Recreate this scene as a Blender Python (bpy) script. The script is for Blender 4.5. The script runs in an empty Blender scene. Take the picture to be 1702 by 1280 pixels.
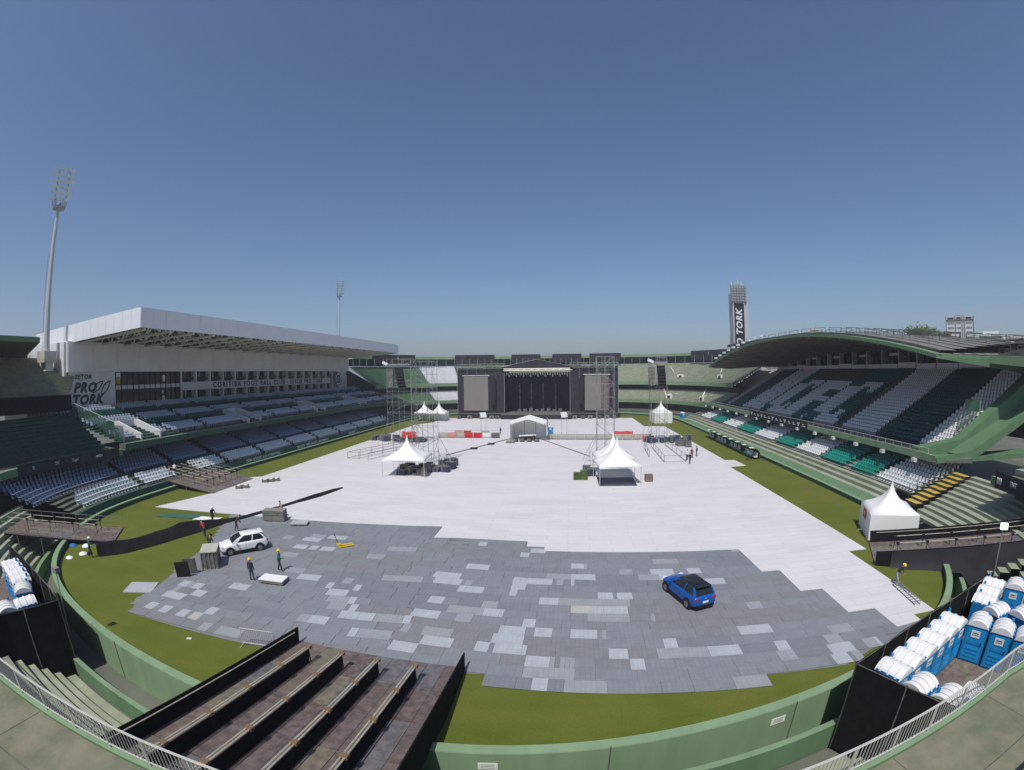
import bpy, bmesh, math, random
import numpy as np
from mathutils import Vector, Matrix
R = math.radians
rnd = random.Random(7)
SC = bpy.context.scene
COL = SC.collection

# ------------------------------------------------------------------ camera (wide action-camera lens)
CAM_H = 14.4
def cam_axes(p=-.0266, yw=.125, ro=.012):
    cr, sr = math.cos(ro), math.sin(ro)
    Rr = np.array([[cr, 0, sr], [0, 1, 0], [-sr, 0, cr]])
    c, s = math.cos(p), math.sin(p)
    Rp = np.array([[1, 0, 0], [0, c, -s], [0, s, c]])
    c, s = math.cos(yw), math.sin(yw)
    Ry = np.array([[c, -s, 0], [s, c, 0], [0, 0, 1]])
    return Ry @ Rp @ Rr
M = cam_axes()
cd = bpy.data.cameras.new('camera'); cam = bpy.data.objects.new('camera', cd); COL.objects.link(cam)
mw = np.eye(4); mw[:3, 0] = M[:, 0]; mw[:3, 1] = M[:, 2]; mw[:3, 2] = -M[:, 1]; mw[2, 3] = CAM_H
cam.matrix_world = Matrix(mw.tolist())
SC.camera = cam
SC.render.engine = 'CYCLES'
cd.type = 'PANO'; cd.panorama_type = 'FISHEYE_LENS_POLYNOMIAL'
cd.sensor_fit = 'HORIZONTAL'; cd.sensor_width = 36.0
cd.clip_start = .05; cd.clip_end = 12000
th = np.linspace(0, 1.5, 400); rmm = 750 / 1702 * 36 * (th + .053 * th ** 3)
A = np.stack([rmm, rmm ** 2, rmm ** 3, rmm ** 4], 1)
kk = np.linalg.lstsq(A, th, rcond=None)[0]
cd.fisheye_fov = R(200)
cd.fisheye_polynomial_k0 = 0.0
cd.fisheye_polynomial_k1, cd.fisheye_polynomial_k2, cd.fisheye_polynomial_k3, cd.fisheye_polynomial_k4 = [-float(v) for v in kk]

# ------------------------------------------------------------------ daylight
SUN_AZ, SUN_EL = 191.0, 58.5        # compass bearing of the sun (0 = +Y, clockwise), elevation
W = bpy.data.worlds.new('World'); SC.world = W; W.use_nodes = True
nt = W.node_tree
sky = nt.nodes.new('ShaderNodeTexSky'); sky.sky_type = 'NISHITA'; sky.sun_disc = False
sky.sun_elevation = R(SUN_EL); sky.sun_rotation = R(SUN_AZ)
sky.altitude = 0; sky.air_density = 1.0; sky.dust_density = 1.6; sky.ozone_density = 6.0
nt.links.new(sky.outputs[0], nt.nodes['Background'].inputs[0])
nt.nodes['Background'].inputs[1].default_value = .103
sl = bpy.data.lights.new('sun', 'SUN'); sun = bpy.data.objects.new('sun', sl); COL.objects.link(sun)
sl.energy = 3.75; sl.angle = R(.53); sl.color = (1.0, .965, .91)
az, el = R(SUN_AZ), R(SUN_EL)
sv = Vector((math.sin(az) * math.cos(el), math.cos(az) * math.cos(el), math.sin(el)))
sun.rotation_euler = sv.to_track_quat('Z', 'Y').to_euler(); sun.location = (0, -30, 80)
SC.view_settings.view_transform = 'Standard'; SC.view_settings.look = 'None'
SC.view_settings.exposure = 0.0; SC.view_settings.gamma = 1.0; SC.view_settings.use_curve_mapping = False
SC.cycles.max_bounces = 8; SC.cycles.diffuse_bounces = 6; SC.cycles.glossy_bounces = 2
SC.cycles.transparent_max_bounces = 6; SC.cycles.use_denoising = True

# ------------------------------------------------------------------ materials
def mat(name, c, rough=.7, var=.0, scale=2.0, metal=0.0, bump=.0, c2=None, detail=4, spec=.35, stretch=None):
    m = bpy.data.materials.new(name); m.use_nodes = True
    n = m.node_tree; b = n.nodes['Principled BSDF']
    b.inputs['Roughness'].default_value = rough; b.inputs['Metallic'].default_value = metal
    b.inputs['Specular IOR Level'].default_value = spec
    c = tuple(c)
    if var > 0 or c2:
        tc = n.nodes.new('ShaderNodeTexCoord'); nz = n.nodes.new('ShaderNodeTexNoise')
        nz.inputs['Scale'].default_value = scale; nz.inputs['Detail'].default_value = detail
        nz.inputs['Roughness'].default_value = .62
        if stretch:
            mp = n.nodes.new('ShaderNodeMapping'); mp.inputs['Scale'].default_value = stretch
            n.links.new(tc.outputs['Object'], mp.inputs[0]); n.links.new(mp.outputs[0], nz.inputs[0])
        else:
            n.links.new(tc.outputs['Object'], nz.inputs[0])
        rp = n.nodes.new('ShaderNodeValToRGB')
        lo = c2 if c2 else tuple(v * (1 - var) for v in c)
        hi = c if c2 else tuple(min(1, v * (1 + var)) for v in c)
        rp.color_ramp.elements[0].position = .36; rp.color_ramp.elements[1].position = .64
        rp.color_ramp.elements[0].color = (*lo, 1); rp.color_ramp.elements[1].color = (*hi, 1)
        n.links.new(nz.outputs[0], rp.inputs[0]); n.links.new(rp.outputs[0], b.inputs['Base Color'])
        if bump:
            bp = n.nodes.new('ShaderNodeBump'); bp.inputs['Strength'].default_value = bump; bp.inputs['Distance'].default_value = .02
            n.links.new(nz.outputs[0], bp.inputs['Height']); n.links.new(bp.outputs[0], b.inputs['Normal'])
    else:
        b.inputs['Base Color'].default_value = (*c, 1)
    return m
MT = {}
def dm(k, *a, **kw): MT[k] = mat(k, *a, **kw)
dm('white_paint', (.62, .62, .63), .6, .05, .8)
dm('roof_white', (.70, .70, .73), .45, .03, .5)
dm('wall_grey', (.74, .73, .70), .8, .06, .35)
dm('cream_steel', (.86, .82, .70), .5)
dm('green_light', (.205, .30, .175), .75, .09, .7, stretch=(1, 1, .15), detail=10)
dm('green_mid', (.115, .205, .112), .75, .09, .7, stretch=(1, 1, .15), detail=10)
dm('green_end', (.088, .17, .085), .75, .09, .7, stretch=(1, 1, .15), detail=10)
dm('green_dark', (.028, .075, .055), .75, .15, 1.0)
dm('conc_green', (.27, .285, .20), .9, c2=(.18, .205, .14), scale=1.1, detail=8)
dm('conc_tier', (.34, .36, .27), .9, c2=(.25, .275, .19), scale=.6, detail=8)
dm('conc_floor', (.225, .208, .15), .9, c2=(.13, .145, .095), scale=.9, detail=9)
dm('conc_grey', (.27, .26, .235), .9, c2=(.17, .17, .15), scale=.6, detail=8)
dm('conc_terrace', (.19, .185, .175), .9, c2=(.12, .12, .115), scale=.5, detail=8)
dm('conc_dark', (.10, .105, .09), .9, .25, .6)
dm('conc_pale', (.50, .50, .44), .9, c2=(.36, .36, .31), scale=.5, detail=8)
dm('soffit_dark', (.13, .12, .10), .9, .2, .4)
dm('soffit', (.17, .145, .12), .9, .2, .4)
dm('black_cloth', (.011, .011, .013), .9, .3, 2.0, spec=.15)
dm('black_cloth2', (.032, .031, .038), .85, .2, .6, spec=.2)  # black lifted in the colour to stand in for haze at the stage
dm('black_paint', (.012, .012, .014), .6)
dm('grass', (.1, .13, .013), .95)
dm('wood_brown', (.135, .105, .10), .8, .3, 3.0, stretch=(1, 1, 1))
dm('wood_brown2', (.155, .12, .105), .8, .25, 3.0)
dm('wood_brown3', (.17, .15, .115), .8, .25, 3.0)
dm('wood_grey', (.14, .13, .135), .8, .25, 3.0)
dm('steel', (.42, .43, .44), .4, metal=.6)
dm('galv', (.27, .27, .265), .55, .15, 3, metal=.3)
dm('rail_white', (.50, .50, .47), .55)
dm('rail_tan', (.46, .42, .34), .6, .15, 3)
dm('rust', (.20, .13, .07), .8)
dm('seat_white', (.72, .73, .73), .5)
dm('seat_blueish', (.38, .43, .52), .5)
dm('seat_blue', (.17, .225, .34), .5)
dm('seat_pale', (.60, .65, .67), .5)
dm('seat_green', (.012, .27, .20), .45)
dm('seat_teal', (.010, .115, .098), .5)  # green seats, with the shade under the roof put into the colour
dm('seat_dark', (.010, .075, .075), .5)
dm('seat_brown', (.11, .07, .03), .6)
dm('glass', (.014, .017, .02), .08, spec=.6)
dm('glass_green', (.05, .11, .09), .2, spec=.5)
dm('screen', (.20, .185, .175), .7, .03, .3)
dm('panel_a', (.228, .235, .248), .6, .06, 9)
dm('panel_b', (.235, .222, .232), .6, .06, 9)
dm('panel_c', (.20, .21, .225), .6, .06, 9)
dm('panel_l', (.37, .39, .41), .6, .06, 9)
dm('panel_m', (.29, .295, .305), .6, .06, 9)
dm('panel_base', (.19, .192, .20), .7)
dm('panel_l2', (.42, .40, .36), .6, .06, 9)
dm('tent_white', (.84, .84, .82), .65)
dm('toilet_blue', (.010, .20, .47), .35, .08, 2)
dm('toilet_door', (.010, .25, .56), .35, .08, 2)
dm('toilet_dark', (.01, .06, .19), .4)
dm('toilet_roof', (.74, .735, .72), .5, .04, 1)
dm('paper', (.72, .74, .70), .6)
dm('red', (.55, .03, .025), .5)
dm('red_faded', (.62, .25, .22), .6)
dm('yellow', (.70, .50, .02), .5)
dm('yellow_step', (.47, .33, .06), .8, .25, 1.2)
dm('case_blue', (.035, .045, .085), .5, .3, 2)
dm('case_grey', (.14, .14, .13), .6, .4, 2)
dm('skin', (.35, .20, .13), .6)
dm('dark_fabric', (.03, .032, .04), .8)
dm('jeans', (.04, .06, .09), .8)
dm('teal_shirt', (.02, .14, .12), .8)
dm('red_shirt', (.28, .03, .035), .8)
dm('tan_shirt', (.50, .36, .28), .8)
dm('grey_trousers', (.35, .35, .37), .8)
dm('rubber', (.015, .015, .016), .8)
dm('rim', (.30, .30, .31), .35, metal=.7)
dm('car_white', (.78, .78, .79), .22, spec=.5)
dm('car_blue', (.002, .082, .36), .2, spec=.6)
dm('car_black', (.012, .013, .016), .25, spec=.5)
dm('lamp_red', (.5, .01, .015), .25)
dm('lamp_clear', (.75, .76, .80), .15, spec=.6)
dm('lamp_face', (.68, .70, .74), .25, spec=.6)
dm('tarp_green', (.04, .12, .095), .7, .15, 1)
dm('leaf', (.075, .105, .022), .9, .35, 1.3)
dm('bark', (.10, .07, .045), .9)
dm('sky_tower', (.45, .45, .47), .8, .05, 1)
dm('ground', (.16, .16, .13), .95, c2=(.10, .11, .085), scale=.15, detail=8)
dm('bag_white', (.72, .73, .74), .7)
dm('bag_blue', (.02, .14, .42), .6)
dm('letter_green', (.012, .075, .062), .6)
dm('letter_dark', (.02, .035, .04), .6)
dm('letter_white', (.62, .63, .62), .6)
dm('letter_teal', (.33, .42, .42), .6)
# the white event floor: faint panel joints and scuffs
def floor_white():
    m = bpy.data.materials.new('floor_white'); m.use_nodes = True; n = m.node_tree; b = n.nodes['Principled BSDF']
    b.inputs['Roughness'].default_value = .6; b.inputs['Specular IOR Level'].default_value = .3
    tc = n.nodes.new('ShaderNodeTexCoord'); br = n.nodes.new('ShaderNodeTexBrick')
    br.inputs['Scale'].default_value = 1.0; br.inputs['Brick Width'].default_value = 3.66; br.inputs['Row Height'].default_value = .93
    br.inputs['Mortar Size'].default_value = .02; br.inputs['Mortar Smooth'].default_value = .3; br.inputs['Bias'].default_value = -.2
    br.inputs['Color1'].default_value = (.635, .612, .618, 1); br.inputs['Color2'].default_value = (.60, .58, .588, 1)
    br.inputs['Mortar'].default_value = (.47, .46, .475, 1)
    n.links.new(tc.outputs['Object'], br.inputs[0])
    mp = n.nodes.new('ShaderNodeMapping'); mp.inputs['Scale'].default_value = (.18, .5, 1)
    nz = n.nodes.new('ShaderNodeTexNoise'); nz.inputs['Scale'].default_value = .8; nz.inputs['Detail'].default_value = 8; nz.inputs['Roughness'].default_value = .7
    n.links.new(tc.outputs['Object'], mp.inputs[0]); n.links.new(mp.outputs[0], nz.inputs[0])
    rp = n.nodes.new('ShaderNodeValToRGB'); rp.color_ramp.elements[0].position = .3; rp.color_ramp.elements[1].position = .55
    rp.color_ramp.elements[0].color = (.90, .895, .905, 1); rp.color_ramp.elements[1].color = (1, 1, 1, 1)
    mx = n.nodes.new('ShaderNodeMix'); mx.data_type = 'RGBA'; mx.blend_type = 'MULTIPLY'; mx.inputs[0].default_value = 1
    n.links.new(nz.outputs[0], rp.inputs[0]); n.links.new(br.outputs[0], mx.inputs[6]); n.links.new(rp.outputs[0], mx.inputs[7])
    n.links.new(mx.outputs[2], b.inputs['Base Color'])
    MT['floor_white'] = m
floor_white()
def ribbed(k, c):
    m = MT[k]; n = m.node_tree; b = n.nodes['Principled BSDF']; tc = n.nodes.new('ShaderNodeTexCoord'); br = n.nodes.new('ShaderNodeTexBrick')
    br.offset = 0; br.inputs['Scale'].default_value = 1; br.inputs['Brick Width'].default_value = .25; br.inputs['Row Height'].default_value = .31; br.inputs['Mortar Size'].default_value = .012; br.inputs['Mortar Smooth'].default_value = .4
    v = lambda f: (c[0] * f, c[1] * f, c[2] * f, 1)
    br.inputs['Color1'].default_value = v(1.04); br.inputs['Color2'].default_value = v(.97); br.inputs['Mortar'].default_value = v(.84)
    nz = n.nodes.new('ShaderNodeTexNoise'); nz.inputs['Scale'].default_value = 1.3; nz.inputs['Detail'].default_value = 6; gm = n.nodes.new('ShaderNodeNewGeometry'); n.links.new(gm.outputs['Position'], nz.inputs[0])
    rp = n.nodes.new('ShaderNodeValToRGB'); rp.color_ramp.elements[0].position = .3; rp.color_ramp.elements[1].position = .65; rp.color_ramp.elements[0].color = (.91, .91, .915, 1); rp.color_ramp.elements[1].color = (1.0, 1.0, 1.0, 1)
    mx = n.nodes.new('ShaderNodeMix'); mx.data_type = 'RGBA'; mx.blend_type = 'MULTIPLY'; mx.inputs[0].default_value = 1
    n.links.new(tc.outputs['Object'], br.inputs[0]); n.links.new(nz.outputs[0], rp.inputs[0]); n.links.new(br.outputs[0], mx.inputs[6]); n.links.new(rp.outputs[0], mx.inputs[7]); n.links.new(mx.outputs[2], b.inputs['Base Color'])
for k_, c_ in (('panel_a', (.222, .232, .252)), ('panel_b', (.212, .212, .226)), ('panel_c', (.196, .208, .228)), ('panel_l', (.40, .42, .445)), ('panel_l2', (.43, .415, .385)), ('panel_m', (.30, .308, .325))): ribbed(k_, c_)
def turf():
    n = MT['grass'].node_tree; b = n.nodes['Principled BSDF']; b.inputs['Specular IOR Level'].default_value = .15; tc = n.nodes.new('ShaderNodeTexCoord')
    def noise(sc, lo, hi, a, c, det=6, st=None):
        z = n.nodes.new('ShaderNodeTexNoise'); z.inputs['Scale'].default_value = sc; z.inputs['Detail'].default_value = det; z.inputs['Roughness'].default_value = .65
        if st: mp = n.nodes.new('ShaderNodeMapping'); mp.inputs['Scale'].default_value = st; n.links.new(tc.outputs['Object'], mp.inputs[0]); n.links.new(mp.outputs[0], z.inputs[0])
        else: n.links.new(tc.outputs['Object'], z.inputs[0])
        r = n.nodes.new('ShaderNodeValToRGB'); r.color_ramp.elements[0].position = lo; r.color_ramp.elements[1].position = hi; r.color_ramp.elements[0].color = (*a, 1); r.color_ramp.elements[1].color = (*c, 1); n.links.new(z.outputs[0], r.inputs[0]); return r, z
    r1, z1 = noise(.16, .35, .68, (.096, .122, .018), (.136, .146, .032)); r2, z2 = noise(9, .3, .7, (.82, .84, .82), (1.10, 1.08, 1.06), 8); r3, z3 = noise(.6, .40, .62, (.92, .95, .9), (1.06, 1.03, 1.0), 7, (.25, 1, 1))
    m1 = n.nodes.new('ShaderNodeMix'); m2 = n.nodes.new('ShaderNodeMix')
    for m in (m1, m2): m.data_type = 'RGBA'; m.blend_type = 'MULTIPLY'; m.inputs[0].default_value = 1
    n.links.new(r1.outputs[0], m1.inputs[6]); n.links.new(r2.outputs[0], m1.inputs[7]); n.links.new(m1.outputs[2], m2.inputs[6]); n.links.new(r3.outputs[0], m2.inputs[7]); n.links.new(m2.outputs[2], b.inputs['Base Color'])
    bp = n.nodes.new('ShaderNodeBump'); bp.inputs['Strength'].default_value = .5; bp.inputs['Distance'].default_value = .03; n.links.new(z2.outputs[0], bp.inputs['Height']); n.links.new(bp.outputs[0], b.inputs['Normal'])
turf()
def translucent(k, f):
    n = MT[k].node_tree; b = n.nodes['Principled BSDF']; o = n.nodes['Material Output']; t = n.nodes.new('ShaderNodeBsdfTranslucent'); t.inputs[0].default_value = (.8, .8, .77, 1); m = n.nodes.new('ShaderNodeMixShader'); m.inputs[0].default_value = f
    n.links.new(b.outputs[0], m.inputs[1]); n.links.new(t.outputs[0], m.inputs[2]); n.links.new(m.outputs[0], o.inputs[0])
translucent('tent_white', .14); MT['glass_green'].node_tree.nodes['Principled BSDF'].inputs['Alpha'].default_value = .45
def lit(name, c, s):
    m = bpy.data.materials.new(name); m.use_nodes = True; b = m.node_tree.nodes['Principled BSDF']
    b.inputs['Base Color'].default_value = (*c, 1); b.inputs['Emission Color'].default_value = (*c, 1); b.inputs['Emission Strength'].default_value = s
    MT[name] = m
lit('work_lamp', (.9, .92, 1.0), 3.0)

# ------------------------------------------------------------------ mesh helpers
class MB:
    def __init__(s): s.v = []; s.f = []; s.m = []; s.mats = []
    def mi(s, k):
        if k not in s.mats: s.mats.append(k)
        return s.mats.index(k)
    def poly(s, pts, k):
        b = len(s.v); s.v += [tuple(p) for p in pts]; s.f.append(tuple(range(b, b + len(pts)))); s.m.append(s.mi(k))
    def box(s, c, d, k, rz=0.0, axes=None):
        x, y, z = [q / 2 for q in d]; b = len(s.v)
        cs, sn = math.cos(rz), math.sin(rz)
        for px, py, pz in ((-x,-y,-z),(x,-y,-z),(x,y,-z),(-x,y,-z),(-x,-y,z),(x,-y,z),(x,y,z),(-x,y,z)):
            if axes:
                q = [c[i] + px * axes[0][i] + py * axes[1][i] + pz * axes[2][i] for i in range(3)]
            else:
                q = (c[0] + px * cs - py * sn, c[1] + px * sn + py * cs, c[2] + pz)
            s.v.append(tuple(q))
        i = s.mi(k)
        for f in ((0,3,2,1),(4,5,6,7),(0,1,5,4),(1,2,6,5),(2,3,7,6),(3,0,4,7)):
            s.f.append(tuple(b + q for q in f)); s.m.append(i)
    def tube(s, p, q, r, k, n=5, r2=None, cap=True):
        p, q = Vector(p), Vector(q); d = q - p
        if d.length < 1e-6: return
        d.normalize(); a = d.orthogonal().normalized(); e = d.cross(a); b = len(s.v); r2 = r if r2 is None else r2
        for c, rr in ((p, r), (q, r2)):
            for i in range(n):
                t = 2 * math.pi * i / n; s.v.append(tuple(c + a * (rr * math.cos(t)) + e * (rr * math.sin(t))))
        m = s.mi(k)
        for i in range(n):
            j = (i + 1) % n; s.f.append((b + i, b + j, b + n + j, b + n + i)); s.m.append(m)
        if cap:
            s.f.append(tuple(b + n - 1 - i for i in range(n))); s.m.append(m)
            s.f.append(tuple(b + n + i for i in range(n))); s.m.append(m)
    def path(s, pts, r, k, n=5):
        for a, b in zip(pts[:-1], pts[1:]): s.tube(a, b, r, k, n)
    def prism(s, poly, z0, z1, k, kside=None):
        b = len(s.v); n = len(poly); kside = kside or k
        s.v += [(p[0], p[1], z0) for p in poly] + [(p[0], p[1], z1) for p in poly]
        s.f.append(tuple(b + n + i for i in range(n))); s.m.append(s.mi(k))
        s.f.append(tuple(b + n - 1 - i for i in range(n))); s.m.append(s.mi(kside))
        for i in range(n):
            j = (i + 1) % n; s.f.append((b + i, b + j, b + n + j, b + n + i)); s.m.append(s.mi(kside))
    def grid(s, rows, k, close=False):
        b = len(s.v); h = len(rows); w = len(rows[0]); m = s.mi(k) if isinstance(k, str) else None
        for r_ in rows: s.v += [tuple(p) for p in r_]
        for i in range(h - 1):
            for j in range(w - (0 if close else 1)):
                j2 = (j + 1) % w
                s.f.append((b + i * w + j, b + i * w + j2, b + (i + 1) * w + j2, b + (i + 1) * w + j))
                s.m.append(m if m is not None else s.mi(k(i, j)))
    def sphere(s, c, r, k, n=8, sz=1.0):
        rows = []
        for i in range(n // 2 + 1):
            t = math.pi * i / (n // 2)
            rows.append([(c[0] + r * math.sin(t) * math.cos(2 * math.pi * j / n), c[1] + r * math.sin(t) * math.sin(2 * math.pi * j / n), c[2] + r * sz * math.cos(t)) for j in range(n)])
        s.grid(rows, k, True)
    def mesh(s, name, off=(0, 0, 0), smooth=False):
        me = bpy.data.meshes.new(name)
        if any(off): v = [(a - off[0], b - off[1], c - off[2]) for a, b, c in s.v]
        else: v = s.v
        me.from_pydata(v, [], s.f)
        for k in s.mats: me.materials.append(MT[k])
        me.polygons.foreach_set('material_index', s.m)
        if smooth: me.polygons.foreach_set('use_smooth', [True] * len(s.f))
        me.update()
        return me
    def build(s, name, parent=None, smooth=False, world=True, fix=False):
        off = OFF.get(parent, (0, 0, 0)) if (parent is not None and world) else (0, 0, 0)
        me = s.mesh(name, off, smooth)
        if fix:
            bm = bmesh.new(); bm.from_mesh(me); bmesh.ops.recalc_face_normals(bm, faces=bm.faces); bm.to_mesh(me); bm.free()
        o = bpy.data.objects.new(name, me); COL.objects.link(o)
        if parent is not None: o.parent = parent; OFF[o] = off
        return o
OFF = {}
def tag(o, label=None, cat=None, group=None, kind=None):
    if label: o['label'] = label
    if cat: o['category'] = cat
    if group: o['group'] = group
    if kind: o['kind'] = kind
    return o
def thing(name, label, cat, loc=(0, 0, 0), rz=0.0, group=None):
    o = bpy.data.objects.new(name, None); COL.objects.link(o); o.empty_display_size = .2
    o.location = loc; o.rotation_euler = (0, 0, rz); OFF[o] = tuple(loc)
    return tag(o, label, cat, group)
def copy_tree(o, parent=None, loc=None, rz=None, label=None):
    c = o.copy(); COL.objects.link(c)
    if parent is not None: c.parent = parent
    for ch in list(o.children): copy_tree(ch, c)
    if loc is not None: c.location = loc
    if rz is not None: c.rotation_euler = (0, 0, rz)
    if label: c['label'] = label
    return c
def text(name, s, size, loc, xdir, ydir, k, parent=None, extrude=.02, shear=0.0, bold=.0, align='CENTER', spacing=1.0):
    cu = bpy.data.curves.new(name, 'FONT'); cu.body = s; cu.size = size; cu.extrude = extrude; cu.shear = shear; cu.offset = bold
    cu.align_x = align; cu.align_y = 'CENTER'; cu.space_character = spacing; cu.resolution_u = 2
    t = bpy.data.objects.new('tmp', cu); COL.objects.link(t)
    dg = bpy.context.evaluated_depsgraph_get(); dg.update()
    me = bpy.data.meshes.new_from_object(t.evaluated_get(dg)); bpy.data.objects.remove(t)
    x, y = Vector(xdir).normalized(), Vector(ydir).normalized(); z = x.cross(y)
    mt = Matrix(((x[0], y[0], z[0], loc[0]), (x[1], y[1], z[1], loc[1]), (x[2], y[2], z[2], loc[2]), (0, 0, 0, 1)))
    me.transform(mt)
    if parent is not None: me.transform(Matrix.Translation([-q for q in OFF.get(parent, (0, 0, 0))]))
    me.materials.clear(); me.materials.append(MT[k])
    o = bpy.data.objects.new(name, me); COL.objects.link(o)
    if parent is not None: o.parent = parent; OFF[o] = OFF.get(parent, (0, 0, 0))
    return o

# ------------------------------------------------------------------ the ring of the bowl: the curve of the pitch wall
RAW = [(-49.8,124),(-49.8,100),(-49.8,75),(-49.8,55),(-49.7,44),(-49.2,36.5),(-48.7,33),(-47.8,29.4),(-46,26),(-41.8,20.7),(-39,18.5),(-36.3,16.9),(-33.2,15.7),(-30.5,14.9),(-26.5,14.1),(-22.5,13.5),(-19,13.2),(-16,12.95),(-10,12.8),(-4.7,12.95),(.4,13.6),(3.9,14.2),(6.5,14.8),(9.4,15.35),(13.7,16.5),(18,18.05),(22.6,20.15),(25.9,22.9),(27.9,25.2),(30.2,29.5),(31.6,35),(32.2,43),(32.3,53),(32.4,68),(32.4,110),
 (32.4,128),(31.6,136),(29.6,142.5),(26,148),(20,152.5),(12,155.5),(2,157),(-8.8,157.4),(-20,157),(-30,155.3),(-38,152),(-44,147),(-47.5,141.5),(-49.3,134)]
def resample(pts, step):
    P = np.array(pts + [pts[0]], float); L = np.r_[0, np.cumsum(np.hypot(*np.diff(P, axis=0).T))]
    n = int(L[-1] / step); q = np.linspace(0, L[-1], n, endpoint=False)
    return np.stack([np.interp(q, L, P[:, 0]), np.interp(q, L, P[:, 1])], 1)
RC = resample(RAW, .5)
ker = np.exp(-.5 * (np.arange(-12, 13) / 5.0) ** 2); ker /= ker.sum()
RC = np.stack([np.convolve(np.r_[RC[-12:, i], RC[:, i], RC[:12, i]], ker, 'valid') for i in (0, 1)], 1)
RT = np.roll(RC, -1, 0) - np.roll(RC, 1, 0); RT /= np.hypot(RT[:, 0], RT[:, 1])[:, None]
RT = np.stack([np.convolve(np.r_[RT[-12:, i], RT[:, i], RT[:12, i]], ker, 'valid') for i in (0, 1)], 1)
RT /= np.hypot(RT[:, 0], RT[:, 1])[:, None]
RN = np.stack([RT[:, 1], -RT[:, 0]], 1)
RL = np.r_[0, np.cumsum(np.hypot(*np.diff(RC, axis=0).T))]; RTOT = RL[-1] + .5
def P(s, d):
    s = s % RTOT
    i = min(len(RL) - 1, int(np.searchsorted(RL, s, 'right') - 1)); j = (i + 1) % len(RL)
    t = min(1, (s - RL[i]) / .5)
    c = RC[i] * (1 - t) + RC[j] * t; n = RN[i] * (1 - t) + RN[j] * t
    return float(c[0] + n[0] * d), float(c[1] + n[1] * d)
def NRM(s):
    i = min(len(RL) - 1, int(np.searchsorted(RL, s % RTOT, 'right') - 1)); return float(RN[i][0]), float(RN[i][1])
def S(x, y): return float(RL[int(np.argmin((RC[:, 0] - x) ** 2 + (RC[:, 1] - y) ** 2))])
def srange(s0, s1, step):
    n = max(1, int(math.ceil(abs(s1 - s0) / step))); return [s0 + (s1 - s0) * i / n for i in range(n + 1)]
def sweep(mb, s0, s1, prof, ks, step=2.0, caps=True):
    """prof: list of (d, z) or a function of s; ks: a material or one per segment."""
    ss = srange(s0, s1, step); rows = []
    for s in ss:
        pr = prof(s) if callable(prof) else prof
        rows.append([(*P(s, d), z) for d, z in pr])
    b = len(mb.v); w = len(rows[0])
    for r_ in rows: mb.v += r_
    for i in range(len(rows) - 1):
        for j in range(w - 1):
            mb.f.append((b + i * w + j, b + i * w + j + 1, b + (i + 1) * w + j + 1, b + (i + 1) * w + j))
            mb.m.append(mb.mi(ks if isinstance(ks, str) else ks[j]))
    if caps and w > 2:
        k = ks if isinstance(ks, str) else ks[0]
        for r_ in (rows[0], rows[-1]): mb.poly(r_, k)
s_near = S(-10, 12.8); s_l = lambda y: (lambda v: v - RTOT if v > RTOT / 2 else v)(S(-49.8 if y < 130 else -49.8 + .9 * max(0, (y - 134)) ** .5, y)); s_r = lambda y: S(32.3, y); s_far = S(-8.8, 157.4)
# ================================================================== SETTING
mb = MB(); mb.poly([(-4000,-4000,-1.8),(4000,-4000,-1.8),(4000,4000,-1.8),(-4000,4000,-1.8)], 'ground')
tag(mb.build('ground'), kind='structure')
mb = MB(); ring = [P(s, -.02) for s in srange(0, RTOT - 1, 1.0)]
mb.prism(ring, -1.75, 0.0, 'grass'); tag(mb.build('field'), kind='structure')
# pitch wall: low on the pitch side, deep on the moat side
mb = MB()
sweep(mb, 0, RTOT, [(0, -.2), (0, .47), (.02, .55), (.46, .55), (.48, .50), (.48, -1.79)], ['green_dark', 'green_light', 'green_light', 'green_light', 'green_light'], 1.0, False)
pw = mb.build('pitch_wall')
for s_ in srange(S(-45, 24.5), S(30, 29), 9.0):
    mb = MB(); x, y = P(s_, .47); nx, ny = NRM(s_); mb.box((x, y, -.6), (.05, .07, 2.3), 'conc_dark', rz=math.atan2(ny, nx) + 1.5708); mb.build('joint', pw)
tag(pw, 'long curved green concrete wall with pale top running round the edge of the grass', 'wall')

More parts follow.
